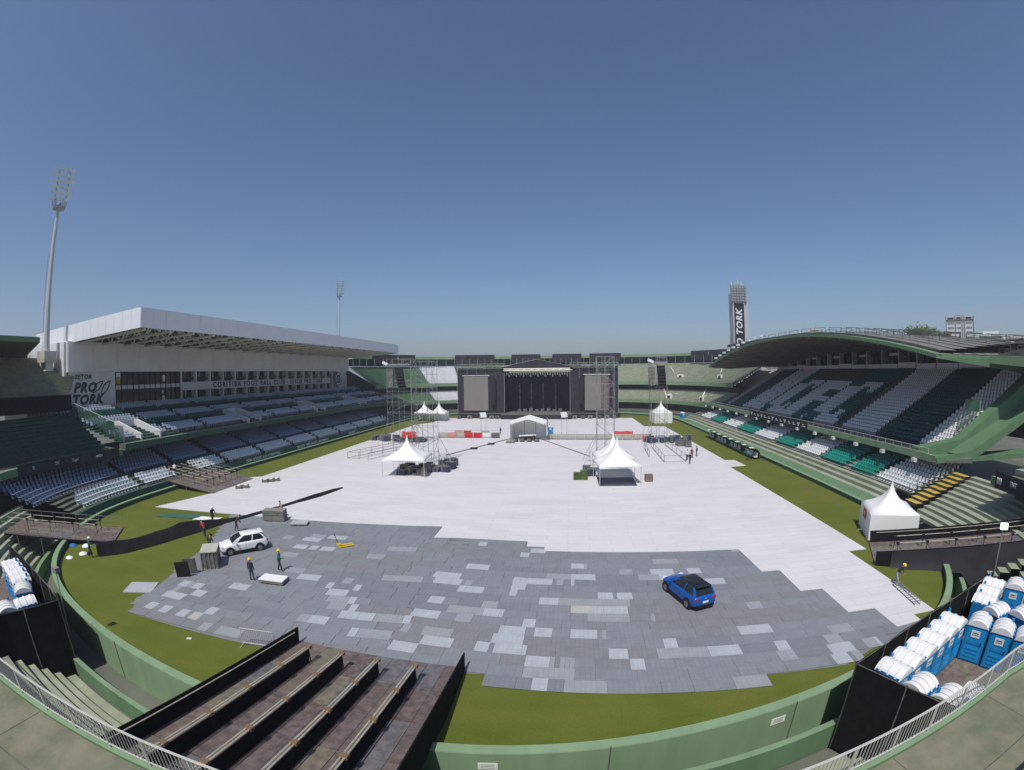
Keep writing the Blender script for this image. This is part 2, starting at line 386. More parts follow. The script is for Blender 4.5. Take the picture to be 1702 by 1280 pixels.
def step_rows(parent, s0, s1, d0, z0, n, dd, dz, k, ks=None, step=2.0, name='terrace_step'):
    for i in range(n):
        z = z0 + dz * i; m_ = MB()
        f = (lambda s, i=i, z=z: [(d0(s) + dd * i, z - dz), (d0(s) + dd * i, z), (d0(s) + dd * (i + 1) + .02, z)]) if callable(d0) else \
            [(d0 + dd * i, z - dz), (d0 + dd * i, z), (d0 + dd * (i + 1) + .02, z)]
        sweep(m_, s0, s1, f, [ks or k, k], step, False)
        m_.build(name, parent)
def railing(parent, pts, h, k, post=1.8, nrails=2, bars=0, r=.03, name='railing', flat=False):
    """posts and rails along a 3D polyline; one part per bay is not needed: rail, posts and bars are parts."""
    seg = []; acc = 0
    pts = [Vector(p) for p in pts]
    L = [0]
    for a, b in zip(pts[:-1], pts[1:]): L.append(L[-1] + (b - a).length)
    def at(t):
        for i in range(len(L) - 1):
            if t <= L[i + 1] + 1e-6:
                u = (t - L[i]) / max(1e-6, L[i + 1] - L[i]); return pts[i].lerp(pts[i + 1], u)
        return pts[-1]
    n = max(1, round(L[-1] / post)); up = Vector((0, 0, h))
    m_ = MB()
    for q in range(nrails):
        f = 1 - q * (0.85 / max(1, nrails - 1)) if nrails > 1 else 1
        for i in range(n * 2): m_.tube(at(L[-1] * i / (2 * n)) + up * f, at(L[-1] * (i + 1) / (2 * n)) + up * f, r if q == 0 else r * .7, k, 5, cap=False)
    for i in range(n + 1): p = at(L[-1] * i / n); m_.tube(p, p + up, r * .9, k, 5)
    if bars:
        nb = int(L[-1] / bars)
        for i in range(nb): p = at(L[-1] * (i + .5) / nb); m_.tube(p + up * .15, p + up, r * .38, k, 4, cap=False)
    return m_.build(name, parent)

# seats are gathered first, then the 300 that show largest become things of their own
SEATS = []          # x, y, z, facing angle, material, where
def seat_row(s0, s1, d, z, kf, where, pitch=.52):
    L = abs(s1 - s0); n = int(L / pitch)
    for i in range(n):
        s = s0 + (s1 - s0) * (i + .5) / n
        k = kf(s, i) if callable(kf) else kf
        if k is None: continue
        x, y = P(s, d); nx, ny = NRM(s)
        SEATS.append((x, y, z, math.atan2(ny, nx), k, where))

# ------------------------------------------------------------------ near bowl (the end the picture is taken from)
nb = thing('stadium_bowl', 'old green concrete terraces curving round the near end below the camera', 'stand', (*P(s_near, 8), -1.8))
sA, sB = S(-47.5, 28.5), S(32.0, 40.5)
def dl(s): return float(np.interp(P(s, 0)[0], (-15, 0), (2.1, 1.45)))
def zl(s): return float(np.interp(P(s, 0)[0], (-15, 0), (-.65, -.35)))
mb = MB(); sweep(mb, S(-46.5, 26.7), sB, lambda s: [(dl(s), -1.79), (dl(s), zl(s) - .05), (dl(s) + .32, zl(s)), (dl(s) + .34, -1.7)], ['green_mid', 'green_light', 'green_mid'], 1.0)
mb.build('low_wall', nb)
mb = MB(); sweep(mb, S(-46.3, 26.5), sB, [(2.6, -1.6), (3.45, -1.6)], 'conc_tier', 1.0, False); mb.build('walkway', nb)
step_rows(nb, S(-46, 26), S(27.6, 25), 3.4, -1.15, 8, .62, .46, 'conc_tier', 'conc_tier', 1.5)
# upper part: front edge distance from the pitch wall varies round the curve
def d2(s):
    x, y = P(s, 0)
    if x < -16: return float(np.interp(-x, (16, 30, 36, 42, 46, 48.7, 49.6), (8.2, 9.4, 10.0, 10.0, 9.2, 6.6, 5.0)))
    if x < -8: return 7.5 + .7 * (-8 - x) / 8
    if x < 12: return 7.5
    return float(np.interp(x, (12, 16, 22, 28, 31, 32.2), (7.5, 8.3, 9.2, 9.2, 7.8, 7.2)))
def zf(s):      # floor of the tier
    x, y = P(s, 0); return 5.1 + (.45 * min(1, max(0, (-30 - x) / 16))) if x < 0 else 5.1
T0, T1 = S(-49.8, 38.2), S(31.1, 32.8)
mb = MB()
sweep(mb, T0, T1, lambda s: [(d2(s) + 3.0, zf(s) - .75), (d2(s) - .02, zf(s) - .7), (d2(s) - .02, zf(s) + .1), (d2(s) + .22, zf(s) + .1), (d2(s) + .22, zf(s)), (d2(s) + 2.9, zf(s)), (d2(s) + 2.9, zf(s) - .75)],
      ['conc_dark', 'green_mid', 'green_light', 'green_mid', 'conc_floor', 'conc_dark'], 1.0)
mb.build('tier_slab', nb)
for s_ in srange(S(-44, 24), S(28, 26), 4.2):
    mb = MB(); sweep(mb, s_, s_ + .035, lambda q: [(d2(q) + .24, zf(q) + .003), (d2(q) + 2.88, zf(q) + .003)], 'conc_dark', 1, False); mb.build('floor_joint', nb)
mb = MB(); sweep(mb, S(-44, 24), S(28, 26), lambda q: [(d2(q) + 1.98, zf(q) + .004), (d2(q) + 2.02, zf(q) + .004)], 'conc_dark', 1, False); mb.build('floor_joint', nb)
TS = S(-44.5, 24)
step_rows(nb, T0, TS, lambda s: d2(s) + 2.9, 5.7, 11, .8, .42, 'green_dark', 'green_dark', 1.5)
step_rows(nb, TS, T1, lambda s: d2(s) + 2.9, 5.7, 11, .8, .42, 'conc_tier', 'conc_tier', 1.5)
mb = MB(); sweep(mb, T0, T1, lambda s: [(d2(s) + 3.2, -1.7), (d2(s) + 3.2, 5.0)], 'conc_dark', 2.0, False); mb.build('back_wall', nb)
# white balustrade on the front of the near tier
pts = [(*P(s, d2(s) + .1), zf(s) + .1) for s in srange(S(-33, 15.7), S(27, 24), 1.0)]
railing(nb, pts, .88, 'rail_white', 1.5, 2, .13, .034, 'balustrade')
# advertising cloths on the tier front
def ring_banner(parent, s0, s1, dfun, z0, z1, name, k='black_cloth2', off=-.06):
    m_ = MB(); sweep(m_, s0, s1, lambda s: [(dfun(s) + off, z0), (dfun(s) + off, z1), (dfun(s) + off + .03, z1)], k, 1.0, False); return m_.build(name, parent)
ring_banner(nb, S(-49.8, 25), S(-49.8, 37.8), d2, 4.7, 5.95, 'banner')
ring_banner(nb, S(26, 23), S(31.0, 32.5), d2, 4.3, 5.75, 'banner')
def ring_text(parent, s, d, z, txt, size, k='letter_white', name='lettering', **kw):
    x, y = P(s, d); nx, ny = NRM(s); return text(name, txt, size, (x, y, z), (ny, -nx, 0), (0, 0, 1), k, parent, **kw)
for (x, y), t_ in (((30.9, 31.9), '|||||'), ((30.4, 30.4), 'TNT'), ((29.7, 28.8), 'Tuper'), ((28.8, 27.0), 'unimed')):
    s = S(x, y); ring_text(nb, s, d2(s) - .11, 5.05, t_, .6, bold=.01)
for y, t_ in ((27.5, 'III'), (30, 'TNT'), (32.5, 'Tuper'), (35.5, 'unimed')):
    s = S(-49.3, y); ring_text(nb, s, d2(s) - .11, 5.35, t_, .55, 'letter_teal', bold=.01)
# green fence and yellow stair at the right edge of the near bowl
for i in range(9):
    mb = MB(); s = S(31.9, 38.6)
    sweep(mb, s, s + 2.0, [(4.2 + i * .8, .75 + .3 * i), (4.2 + i * .8, 1.05 + .3 * i), (5.02 + i * .8, 1.05 + .3 * i)], ['conc_dark', 'yellow_step'], 1.0, False); mb.build('yellow_stair_step', nb)
step_rows(nb, S(27.7, 25), S(31.9, 38.5), 3.6, .2, 11, .78, .32, 'conc_tier', 'conc_tier', 1.5)
mb = MB(); s = S(32.0, 40.6)
for i in range(8):
    d = 4.6 + i * 1.1; x, y = P(s, d); z = 1.1 + .29 * i; mb.tube((x, y, z), (x, y, z + 1.6), .035, 'green_dark', 5)
    x2, y2 = P(s, d + 1.1)
    if i < 7:
        for q in (.3, .6, .9, 1.2, 1.58): mb.tube((x, y, z + q), (x2, y2, z + .29 + q), .016, 'green_dark', 4)
mb.build('mesh_fence', nb)
# upper ring at the near left, in shade under its roof
nl = thing('upper_terrace', 'shaded green upper terrace with black cloth front beside the white grandstand', 'stand', (-80, 25, -1.8))
FXL = -65.0
mb = MB(); mb.box((FXL - .3, 12, 11.75), (.5, 49, 1.9), 'conc_dark'); mb.box((FXL - 7, 12, 10.9), (13, 49, .3), 'conc_dark'); mb.build('tier_front', nl)
mb = MB(); mb.box((FXL, 13, 11.55), (.04, 47, 2.1), 'black_cloth'); mb.build('cloth', nl)
for i in range(15):
    mb = MB(); mb.box((FXL - 1.4 - .95 * i, 12.5 + .35 * i, 12.1 + .42 * i), (.96, 48 + .7 * i, .42), 'conc_green'); mb.build('terrace_step', nl)
railing(nl, [(FXL - .4, -4, 12.7), (FXL - .4, 36.3, 12.7)], .9, 'galv', 2.1, 2, 0, .03)
mb = MB(); mb.prism([(-57.2, -15), (-57.2, 27.6), (-86, 39.0), (-86, -15)], 18.95, 19.5, 'green_mid', 'conc_dark'); mb.build('roof', nl)
mb = MB(); mb.box((-57.1, 6.3, 19.22), (.16, 42.6, .6), 'green_mid'); mb.box((-71.6, 33.4, 19.22), (31, .16, .6), 'green_mid', rz=math.atan2(11.4, -28.8)); mb.build('roof_edge', nl)
mb = MB(); mb.box((-87, 14, 15), (.4, 57, 9), 'green_dark'); mb.build('back_wall', nl)
for y in (4, 14, 24): mb = MB(); mb.box((-72, y, 15.5), (.5, .5, 7), 'conc_dark'); mb.build('column', nl)
# the upper ring behind the camera: it shades the tier below
mb = MB()
sweep(mb, S(-44, 23), S(14, 16.6), lambda s: [(d2(s) + 8.4, 11.2), (d2(s) + 8.4, 12.4), (d2(s) + 10, 12.4), (d2(s) + 20, 17.5), (d2(s) + 20, 11)], 'conc_green', 2.0)
tag(mb.build('upper_ring'), 'upper concrete ring of the near end behind and above the balustrade', 'stand')

# ------------------------------------------------------------------ left grandstand (white roof)
YA, YB = 40.5, 137.0
ls = thing('grandstand', 'white roofed grandstand with cream roof trusses and long sign on the left side', 'stand', (-62, 88, -1.8))
# lower terrace
a0, a1 = s_l(124), S(-46.6, 27)
mb = MB(); sweep(mb, s_l(140), S(-46.3, 26.5), [(.5, .1), (1.15, .18), (1.2, .25), (1.32, 1.05), (1.75, 1.05)], ['green_mid', 'green_mid', 'green_dark', 'green_dark'], 1.5, False); mb.build('front_panel', ls)
LROW = [(1.75 + .85 * i, 1.05 + .29 * i) for i in range(11)]
step_rows(ls, s_l(140), a1, 1.75, 1.05, 11, .85, .29, 'conc_dark', 'green_dark', 2.0)
mb = MB(); sweep(mb, s_l(140), S(-48.7, 33), [(11.1, 3.9), (13.5, 3.9), (13.5, 4.8)], ['conc_dark', 'wall_grey'], 2.0, False); mb.build('back_wall', ls)
L_AIS = [122, 112.5, 103, 93.5, 84, 74.5, 65, 55.5, 47, 38.2]
def in_aisle(y, w=.9): return any(abs(y - a) < w / 2 for a in L_AIS)
for i, (d, z) in enumerate(LROW):
    if i == 3: continue
    def kf(s, j, i=i):
        x, y = P(s, 0)
        if x < -48.5 and in_aisle(y, 1.1): return None
        if y < 49 and y > 44.6 and i < 3: return None      # the ramp comes through here
        if i < 3 and y < 27.5 + i: return None
        return 'seat_pale' if i < 3 else 'seat_blue'
    seat_row(s_l(123.5), S(-45.4, 25.2) if i > 3 else S(-47.6, 28.6), d + .45, z, kf, 'lower left')
# columns and slab of the upper tier
for y in range(44, 124, 8):
    mb = MB(); mb.box((-60.6, y, 2.2), (.5, .5, 7.0), 'conc_grey'); mb.build('column', ls)
mb = MB(); s0, s1 = s_l(136), s_l(38.3)
sweep(mb, s0, s1, [(13, 5.65), (4.85, 5.5), (4.8, 5.53), (4.8, 6.35), (4.95, 6.4), (4.95, 6.3), (6.05, 6.3), (6.05, 5.6)], ['conc_dark', 'green_dark', 'green_dark', 'green_light', 'conc_dark', 'conc_dark', 'conc_dark'], 4.0)
mb.build('tier_slab', ls)
for k, y0 in enumerate(range(38, 136, 14)):
    railing(ls, [(*P(s_l(y0 + .3), 4.9), 6.35), (*P(s_l(min(136, y0 + 14)), 4.9), 6.35)], .95, 'galv', 2.0, 2, 0, .028)
UROW = [(6.0 + 1.06 * i, 6.6 + .235 * i) for i in range(16)]
step_rows(ls, s0, s_l(38.3), 6.0, 6.6, 16, 1.06, .235, 'green_dark', 'green_dark', 4.0)
U_AIS = [131, 122, 112.5, 103, 93.5, 84, 74.5, 65, 55.5, 48]
VOM = [43.6, 67.5, 91.5, 114.0]
for i, (d, z) in enumerate(UROW):
    band = i in (0, 1, 2, 6, 7, 8, 12, 13, 14)
    def kf(s, j, i=i, band=band):
        x, y = P(s, 0)
        if any(abs(y - a) < .5 for a in U_AIS): return None
        if i < 7 and any(abs(y - a) < 1.9 for a in VOM): return None
        return 'seat_blueish' if band else ('seat_dark' if i not in (3, 9, 15) else None)
    seat_row(s_l(135.5), s_l(38.8 if i < 9 else 37 if i < 12 else 35), d + .45, z, kf, 'upper left')
for y in VOM:         # pale concrete stair mouths
    mb = MB()
    for q in (-1.75, 1.75):
        b0 = len(mb.v)
        for yy in (y + q - .14, y + q + .14):
            mb.v += [(-55.4, yy, 6.3), (-61.6, yy, 7.6), (-61.6, yy, 8.7), (-60.9, yy, 8.7), (-55.4, yy, 7.2)]
        i_ = mb.mi('white_paint')
        for f in ((0,1,2,3,4),(9,8,7,6,5),(0,5,6,1),(1,6,7,2),(2,7,8,3),(3,8,9,4),(4,9,5,0)): mb.f.append(tuple(b0 + t for t in f)); mb.m.append(i_)
    mb.box((-61.7, y, 8.05), (.25, 3.78, 1.3), 'white_paint'); mb.box((-61.5, y, 6.6), (.1, 3.2, 2), 'black_paint')
    mb.build('stair_mouth', ls)
# glass fence closing the near end of the upper tier
mb = MB()
for i in range(7):
    x = -55.0 - 2.0 * i; z = 6.4 + .43 * i
    mb.box((x - 1, 38.4, z + 1.25), (1.9, .03, 1.9), 'glass_green'); mb.box((x, 38.4, z + 1.1), (.08, .08, 2.2), 'green_mid')
    mb.tube((x, 38.4, z + 2.2), (x - 2.0, 38.4, z + 2.63), .04, 'rail_white', 5)
mb.build('end_fence', ls)
mb = MB(); mb.box((-77.5, 36.5, 8.4), (9, 7, 4), 'wall_grey'); mb.build('side_room', ls)
# main building
XW = -73.0
mb = MB()
mb.box((-77, YA + 4.65, 13.0), (8, 9.3, 6.1), 'wall_grey'); mb.box((-77.6, 134.4, 13), (9, 6.2, 6.1), 'wall_grey')
mb.box((-76.5, 88.7, 17.95), (8.4, 97.4, 4.25), 'wall_grey'); mb.box((-79.4, 88, 13), (3, 88, 6.1), 'conc_dark'); mb.box((-76.3, 98.5, 9.9), (6, 66, 1.0), 'wall_grey'); mb.box((-76, 57.5, 9.95), (6, 15.6, .45), 'wall_grey')
mb.build('wall', ls)
for i in range(20):   # cladding sheets of the upper wall
    mb = MB(); mb.box((-72.26, 40.1 + 4.87 * (i + .5), 17.95), (.06, 4.83, 4.2), 'wall_grey'); mb.build('cladding_panel', ls)
# sign lettering
text('lettering', 'SETOR', 1.0, (-72.94, 43.3, 15.05), (0, 1, 0), (0, 0, 1), 'letter_dark', ls, shear=.25, bold=.03, spacing=1.15)
text('lettering', 'PRO', 2.1, (-72.94, 43.6, 13.35), (0, 1, 0), (0, 0, 1), 'letter_green', ls, shear=.3, bold=.11, spacing=1.12)
text('lettering', 'TORK', 2.1, (-72.94, 44.0, 11.45), (0, 1, 0), (0, 0, 1), 'letter_green', ls, shear=.3, bold=.11, spacing=1.12)
mb = MB()
def leafshape(y0, z0, a, L, wd):
    ring_ = []
    for i in range(17):
        t = i / 16; w = wd * math.sin(math.pi * t) ** .8; ring_.append((y0 + L * t * math.cos(a) - w * math.sin(a), z0 + L * t * math.sin(a) + w * math.cos(a)))
    for i in range(17):
        t = 1 - i / 16; w = -wd * .55 * math.sin(math.pi * t); ring_.append((y0 + L * t * math.cos(a) - w * math.sin(a), z0 + L * t * math.sin(a) + w * math.cos(a)))
    for i in range(len(ring_)):
        p, q = ring_[i], ring_[(i + 1) % len(ring_)]
        d = math.hypot(q[0] - p[0], q[1] - p[1])
        if d > .01: mb.box((-72.93, (p[0] + q[0]) / 2, (p[1] + q[1]) / 2), (.04, d + .1, .17), 'letter_green', axes=((1, 0, 0), (0, (q[0] - p[0]) / d, (q[1] - p[1]) / d), (0, -(q[1] - p[1]) / d, (q[0] - p[0]) / d)))
leafshape(45.2, 12.5, R(42), 2.7, .55); leafshape(46.9, 12.0, R(52), 3.0, .6)
mb.build('emblem', ls)
# glass front
mb = MB(); mb.box((-73.6, 57.6, 13.05), (.1, 15.7, 5.7), 'conc_dark'); mb.build('window_back', ls)
for i in range(12):
    y = 49.95 + 1.3 * (i + .5)
    for z, hh in ((14.75, 2.4), (11.55, 2.6)):
        mb = MB(); mb.box((-73.2, y, z), (.04, 1.22, hh), 'glass'); w_ = mb.build('window_pane', ls)
mb = MB()
for i in range(13): mb.box((-73.1, 49.95 + 1.3 * i, 13.05), (.14, .09, 5.8), 'black_paint')
for z in (16.0, 10.15): mb.box((-73.1, 57.75, z), (.16, 15.7, .16), 'black_paint')
mb.build('window_frame', ls)
mb = MB(); mb.box((-73.35, 57.75, 13.2), (.2, 15.5, .75), 'wall_grey'); mb.build('floor_band', ls)
for y, z, k, w, h in ((50.6, 15.3, 'bag_white', .9, .8), (50.6, 14.3, 'yellow_step', .9, 1.0), (61.2, 14.6, 'paper', .6, 1.2), (61.0, 11.0, 'paper', .7, .7), (60.9, 12.1, 'paper', .4, .6)):
    mb = MB(); mb.box((-73.14, y, z), (.05, w, h), k); mb.build('poster', ls)
# suites: two rows of boxes and the long sign
mb = MB(); mb.box((-73.0, 95.7, 12.95), (.35, 60.4, 1.65), 'white_paint'); mb.build('sign_band', ls)
text('lettering', 'CORITIBA FOOT BALL CLUB · SETOR PRO TORK', 1.62, (-72.78, 97.8, 12.95), (0, 1, 0), (0, 0, 1), 'letter_dark', ls, bold=.05, spacing=1.36)
for i in range(16):
    y = 65.6 + 4.14 * i
    mb = MB(); mb.box((-73.6, y, 13.1), (1.4, .35, 5.9), 'wall_grey'); mb.build('pier', ls)
    if i < 15:
        for z in (15.1, 11.3):
            mb = MB(); mb.box((-74.2, y + 2.07, z), (.06, 3.7, 1.9), 'glass'); pn = mb.build('window', ls)
            m2 = MB(); m2.box((-74.1, y + 2.07, z), (.1, .09, 1.9), 'wall_grey'); m2.build('mullion', pn)
            mb = MB(); mb.box((-73.4, y + 2.07, z - .72), (.05, 3.7, .5), 'glass_green'); mb.build('balcony_glass', ls)
# crest: striped round badge
mb = MB()
def disc(mb, c, r, k, x, n=28): mb.poly([(x, c[0] + r * math.cos(2 * math.pi * i / n), c[1] + r * math.sin(2 * math.pi * i / n)) for i in range(n)], k)
disc(mb, (131.6, 13.3), 2.15, 'letter_dark', -72.98); disc(mb, (131.6, 13.3), 1.9, 'white_paint', -72.97); disc(mb, (131.6, 13.3), 1.35, 'letter_dark', -72.96)
for i in range(4): mb.box((-72.94, 130.75 + .57 * i, 13.3), (.02, .25, 1.7 if i in (1, 2) else 1.2), 'white_paint')
mb.build('crest', ls)
# roof
XF = -54.0
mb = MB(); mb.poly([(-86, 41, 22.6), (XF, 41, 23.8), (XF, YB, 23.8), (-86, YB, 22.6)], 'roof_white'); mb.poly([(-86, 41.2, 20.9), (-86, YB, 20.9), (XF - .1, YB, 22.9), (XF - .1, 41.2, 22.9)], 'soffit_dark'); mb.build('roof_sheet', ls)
n = 42
for i in range(n):
    y0 = 41 + (YB - 41) * i / n; y1 = 41 + (YB - 41) * (i + 1) / n
    mb = MB(); mb.box((XF, (y0 + y1) / 2, 22.6), (.12, y1 - y0 - .03, 2.7), 'roof_white'); mb.build('fascia_panel', ls)
n = 15
for e in (41.0, YB):
    for i in range(n):
        x0 = -86 + 32 * i / n; x1 = x0 + 32 / n
        def zt(x): return 22.5 + (x + 86) / 32 * 1.45
        def zb(x): return 19.7 + (x + 86) / 32 * 1.55
        mb = MB(); b0 = len(mb.v); g = .015
        for yy in (e - .06, e + .06): mb.v += [(x0 + g, yy, zb(x0)), (x1 - g, yy, zb(x1)), (x1 - g, yy, zt(x1)), (x0 + g, yy, zt(x0))]
        i_ = mb.mi('roof_white')
        for f in ((0,1,2,3),(7,6,5,4),(0,4,5,1),(1,5,6,2),(2,6,7,3),(3,7,4,0)): mb.f.append(f); mb.m.append(i_)
        mb.build('end_panel', ls)
ny = 21
for i in range(ny):
    y = 42.2 + (YB - 43.5) * i / (ny - 1); mb = MB()
    lo = lambda t: (XF - .5 - 18.6 * t, 21.15 - .9 * t); hi = lambda t: (XF - .5 - 18.6 * t, 22.75 - .7 * t)
    mb.tube((*[lo(0)[0]], y, lo(0)[1]), (lo(1)[0], y, lo(1)[1]), .2, 'cream_steel', 5); mb.tube((hi(0)[0], y, hi(0)[1]), (hi(1)[0], y, hi(1)[1]), .13, 'cream_steel', 5)
    for q in range(6):
        t0, t1, tm = q / 6, (q + 1) / 6, (q + .5) / 6
        a, b, c = lo(t0), lo(t1), hi(tm); mb.tube((a[0], y, a[1]), (c[0], y, c[1]), .12, 'cream_steel', 4, cap=False); mb.tube((c[0], y, c[1]), (b[0], y, b[1]), .12, 'cream_steel', 4, cap=False)
    mb.build('roof_truss', ls)
    if i < ny - 1:
        y2 = y + (YB - 43.5) / (ny - 1)
        for t in (.04, .36, .68):
            mb = MB()
            a, b = lo(t), hi(t); ym = (y + y2) / 2
            mb.tube((a[0], y, a[1]), (b[0], ym, b[1]), .12, 'cream_steel', 4, cap=False); mb.tube((b[0], ym, b[1]), (a[0], y2, a[1]), .12, 'cream_steel', 4, cap=False)
            mb.tube((b[0], y, b[1]), (b[0], y2, b[1]), .12, 'cream_steel', 4, cap=False)
            mb.build('roof_brace', ls)
mb = MB(); mb.box((-73.1, 88.7, 20.3), (1.6, 97.4, .5), 'wall_grey'); mb.build('roof_beam', ls)
# lit end wall of the building
mb = MB(); mb.box((-79.6, 39.8, 14.2), (13.8, .5, 12.4), 'white_paint'); mb.build('end_wall', ls)
mb = MB(); b0 = len(mb.v); pf = [(-62.5, 3), (-62.5, 10.8), (-77, 18.3), (-87, 18.3), (-87, 0), (-70, 0)]
mb.v += [(x, 137.6, z) for x, z in pf] + [(x, 138.1, z) for x, z in pf]; i_ = mb.mi('green_dark'); mb.f += [tuple(range(6)), tuple(range(11, 5, -1))] + [(q, q + 6, (q + 1) % 6 + 6, (q + 1) % 6) for q in range(6)]; mb.m += [i_] * 8; mb.build('far_wall', ls)
# lettering on the front panel of the lower terrace
for y, t_ in ((64.0, 'SEJA SÓCIO DO CORITIBA'), (80.5, 'NOSSO TIME, NOSSO ORGULHO'), (98, 'SEJA SÓCIO')):
    text('lettering', t_, .72, (-51.0, y, .68), (0, 1, 0), (-.14, 0, .9), 'letter_teal', ls, bold=.02, spacing=1.15 if y < 90 else 1)
# ------------------------------------------------------------------ right grandstand (arched concrete roof)
rs = thing('grandstand', 'old right side grandstand with arched dark roof over white and green seats', 'stand', (52, 88, -1.8))
RB = 43.0; r0, r1 = s_r(RB), s_r(133)
mb = MB(); sweep(mb, S(31.9, 38.5), r1, [(.5, .2), (2.4, .62), (2.45, .3)], 'green_mid', 3.0, False); mb.build('front_slope', rs)
step_rows(rs, r0, r1, 2.4, .66, 3, .85, .4, 'conc_tier', 'conc_tier', 4.0)
RROW = [(4.95 + .8 * i, 1.62 + .27 * i) for i in range(10)]
step_rows(rs, S(31.95, 40.6), r1, 4.95, 1.62, 10, .8, .27, 'conc_grey', 'conc_dark', 4.0)
mb = MB(); sweep(mb, r0, r1, [(12.9, 3.9), (15.5, 3.9), (15.5, 5.5)], ['conc_dark', 'conc_dark'], 4.0, False); mb.build('back_wall', rs)
R_SEC = [(40.6, 47.5, 'seat_white'), (48.6, 53.5, 'seat_green'), (55, 61.5, 'seat_green'), (62.3, 70, 'seat_white'), (70.8, 78, 'seat_green'), (78.8, 88, 'seat_white'), (88.8, 97.5, 'seat_green'), (98.3, 107.5, 'seat_white'), (108.3, 117, 'seat_green'), (117.8, 126, 'seat_white')]
for i, (d, z) in enumerate(RROW):
    if i == 9: continue
    for ya, yb, k in R_SEC:
        seat_row(s_r(ya) if ya > 41 else S(31.95, 40.8), s_r(yb), d + .45, z, k, 'lower right')
# slab and walkway of the upper tier
mb = MB(); sweep(mb, s_r(40.3), s_r(132), [(13.5, 4.4), (7.25, 4.85), (7.2, 4.9), (7.2, 5.6), (7.4, 5.63), (7.4, 5.0), (13.2, 5.0), (13.2, 4.4)], ['conc_dark', 'green_light', 'green_light', 'green_light', 'conc_grey', 'conc_grey', 'conc_dark'], 4.0); mb.build('tier_slab', rs)
for y0 in range(41, 129, 11):
    railing(rs, [(*P(s_r(y0), 7.3), 5.6), (*P(s_r(y0 + 11), 7.3), 5.6)], .6, 'rail_white', 1.6, 2, 0, .03)
for y in range(43, 128, 6):
    mb = MB(); x_, y_ = P(s_r(y), 7.1); mb.box((x_, y_, 4.62), (.5, .6, .42), 'white_paint'); mb.build('slab_lamp', rs)
mb = MB(); x0, _ = P(s_r(82), 7.1); mb.box((x0, 82, 5.45), (.05, 25.2, 1.3), 'black_cloth2'); mb.build('banner', rs)
for j in range(14):
    y = 93.4 - 1.75 * j; q = rnd.random(); mb = MB()
    if j % 3 == 0: mb.box((x0 - .04, y, 5.4), (.03, .28, .8), 'letter_white', axes=((1, 0, 0), (0, .8, .6), (0, -.6, .8))); mb.box((x0 - .05, y + .28, 5.5), (.03, .2, .5), 'letter_white', axes=((1, 0, 0), (0, .7, -.7), (0, .7, .7)))
    else: mb.box((x0 - .04, y, 5.25), (.03, .8 + .3 * q, .14), 'letter_white'); mb.box((x0 - .04, y + .2, 5.52), (.03, .5, .16), 'letter_white')
    mb.build('banner_mark', rs)
UR = [(13.0 + .79 * i, 5.05 + .43 * i) for i in range(24)]
step_rows(rs, s_r(44.6), s_r(136), 13.0, 5.05, 24, .79, .43, 'conc_dark', 'conc_dark', 6.0)
GL = {'C': ("01110", "11011", "11000", "11000", "11000", "11011", "01110"), 'F': ("11111", "11111", "11000", "11110", "11000", "11000", "11000")}
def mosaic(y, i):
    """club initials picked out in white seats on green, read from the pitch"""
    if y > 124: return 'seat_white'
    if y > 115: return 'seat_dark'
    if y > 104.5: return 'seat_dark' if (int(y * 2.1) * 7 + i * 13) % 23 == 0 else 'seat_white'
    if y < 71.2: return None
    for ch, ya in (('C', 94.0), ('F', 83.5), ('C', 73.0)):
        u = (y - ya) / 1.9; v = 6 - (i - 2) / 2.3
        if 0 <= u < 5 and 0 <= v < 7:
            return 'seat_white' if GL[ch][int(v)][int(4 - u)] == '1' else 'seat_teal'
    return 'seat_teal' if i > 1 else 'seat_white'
for i, (d, z) in enumerate(UR):
    if i == 23: continue
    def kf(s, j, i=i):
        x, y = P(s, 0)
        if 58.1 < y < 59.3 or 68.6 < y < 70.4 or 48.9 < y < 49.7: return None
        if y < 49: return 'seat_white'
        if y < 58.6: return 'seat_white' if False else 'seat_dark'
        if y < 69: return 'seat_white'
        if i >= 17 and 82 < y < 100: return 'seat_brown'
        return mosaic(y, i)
    def kf2(s, j, i=i):
        x, y = P(s, 0); y_ = y
        if y_ < 49.2: return 'seat_white'
        if 49.2 <= y_ < 50.0: return None
        return kf(s, j, i)
    y_start = 45.0 if i > 0 else 46
    if i < 9 and False: y_start = 47
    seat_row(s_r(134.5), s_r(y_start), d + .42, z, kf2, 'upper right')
# near end wall and stair: sloping green parapet
mb = MB()
def slab_xz(mb, pts, y0, y1, k):
    b = len(mb.v); n = len(pts)
    mb.v += [(x, y0, z) for x, z in pts] + [(x, y1, z) for x, z in pts]; i_ = mb.mi(k)
    mb.f.append(tuple(range(b, b + n))); mb.m.append(i_); mb.f.append(tuple(b + 2 * n - 1 - i for i in range(n))); mb.m.append(i_)
    for i in range(n): j = (i + 1) % n; mb.f.append((b + i, b + n + i, b + n + j, b + j)); mb.m.append(i_)
slab_xz(mb, [(39.5, 4.85), (44.0, 4.9), (64, 12.2), (64, 15.6), (46.2, 6.6), (39.5, 6.0)], 42.3, 43.9, 'green_end')
slab_xz(mb, [(39.6, 4.75), (66, 3.9), (66, 4.6), (39.6, 5.2)], 39.6, 42.3, 'green_end')
slab_xz(mb, [(39.5, 4.7), (46, 4.8), (64, 11.8), (64, 12.9), (45.6, 5.8), (39.5, 5.3)], 39.7, 39.95, 'green_end')
slab_xz(mb, [(44, 5.0), (64, 12.2), (64, 12.5), (44, 5.3)], 39.95, 42.3, 'green_end')
mb.build('end_wall', rs)
mb = MB()
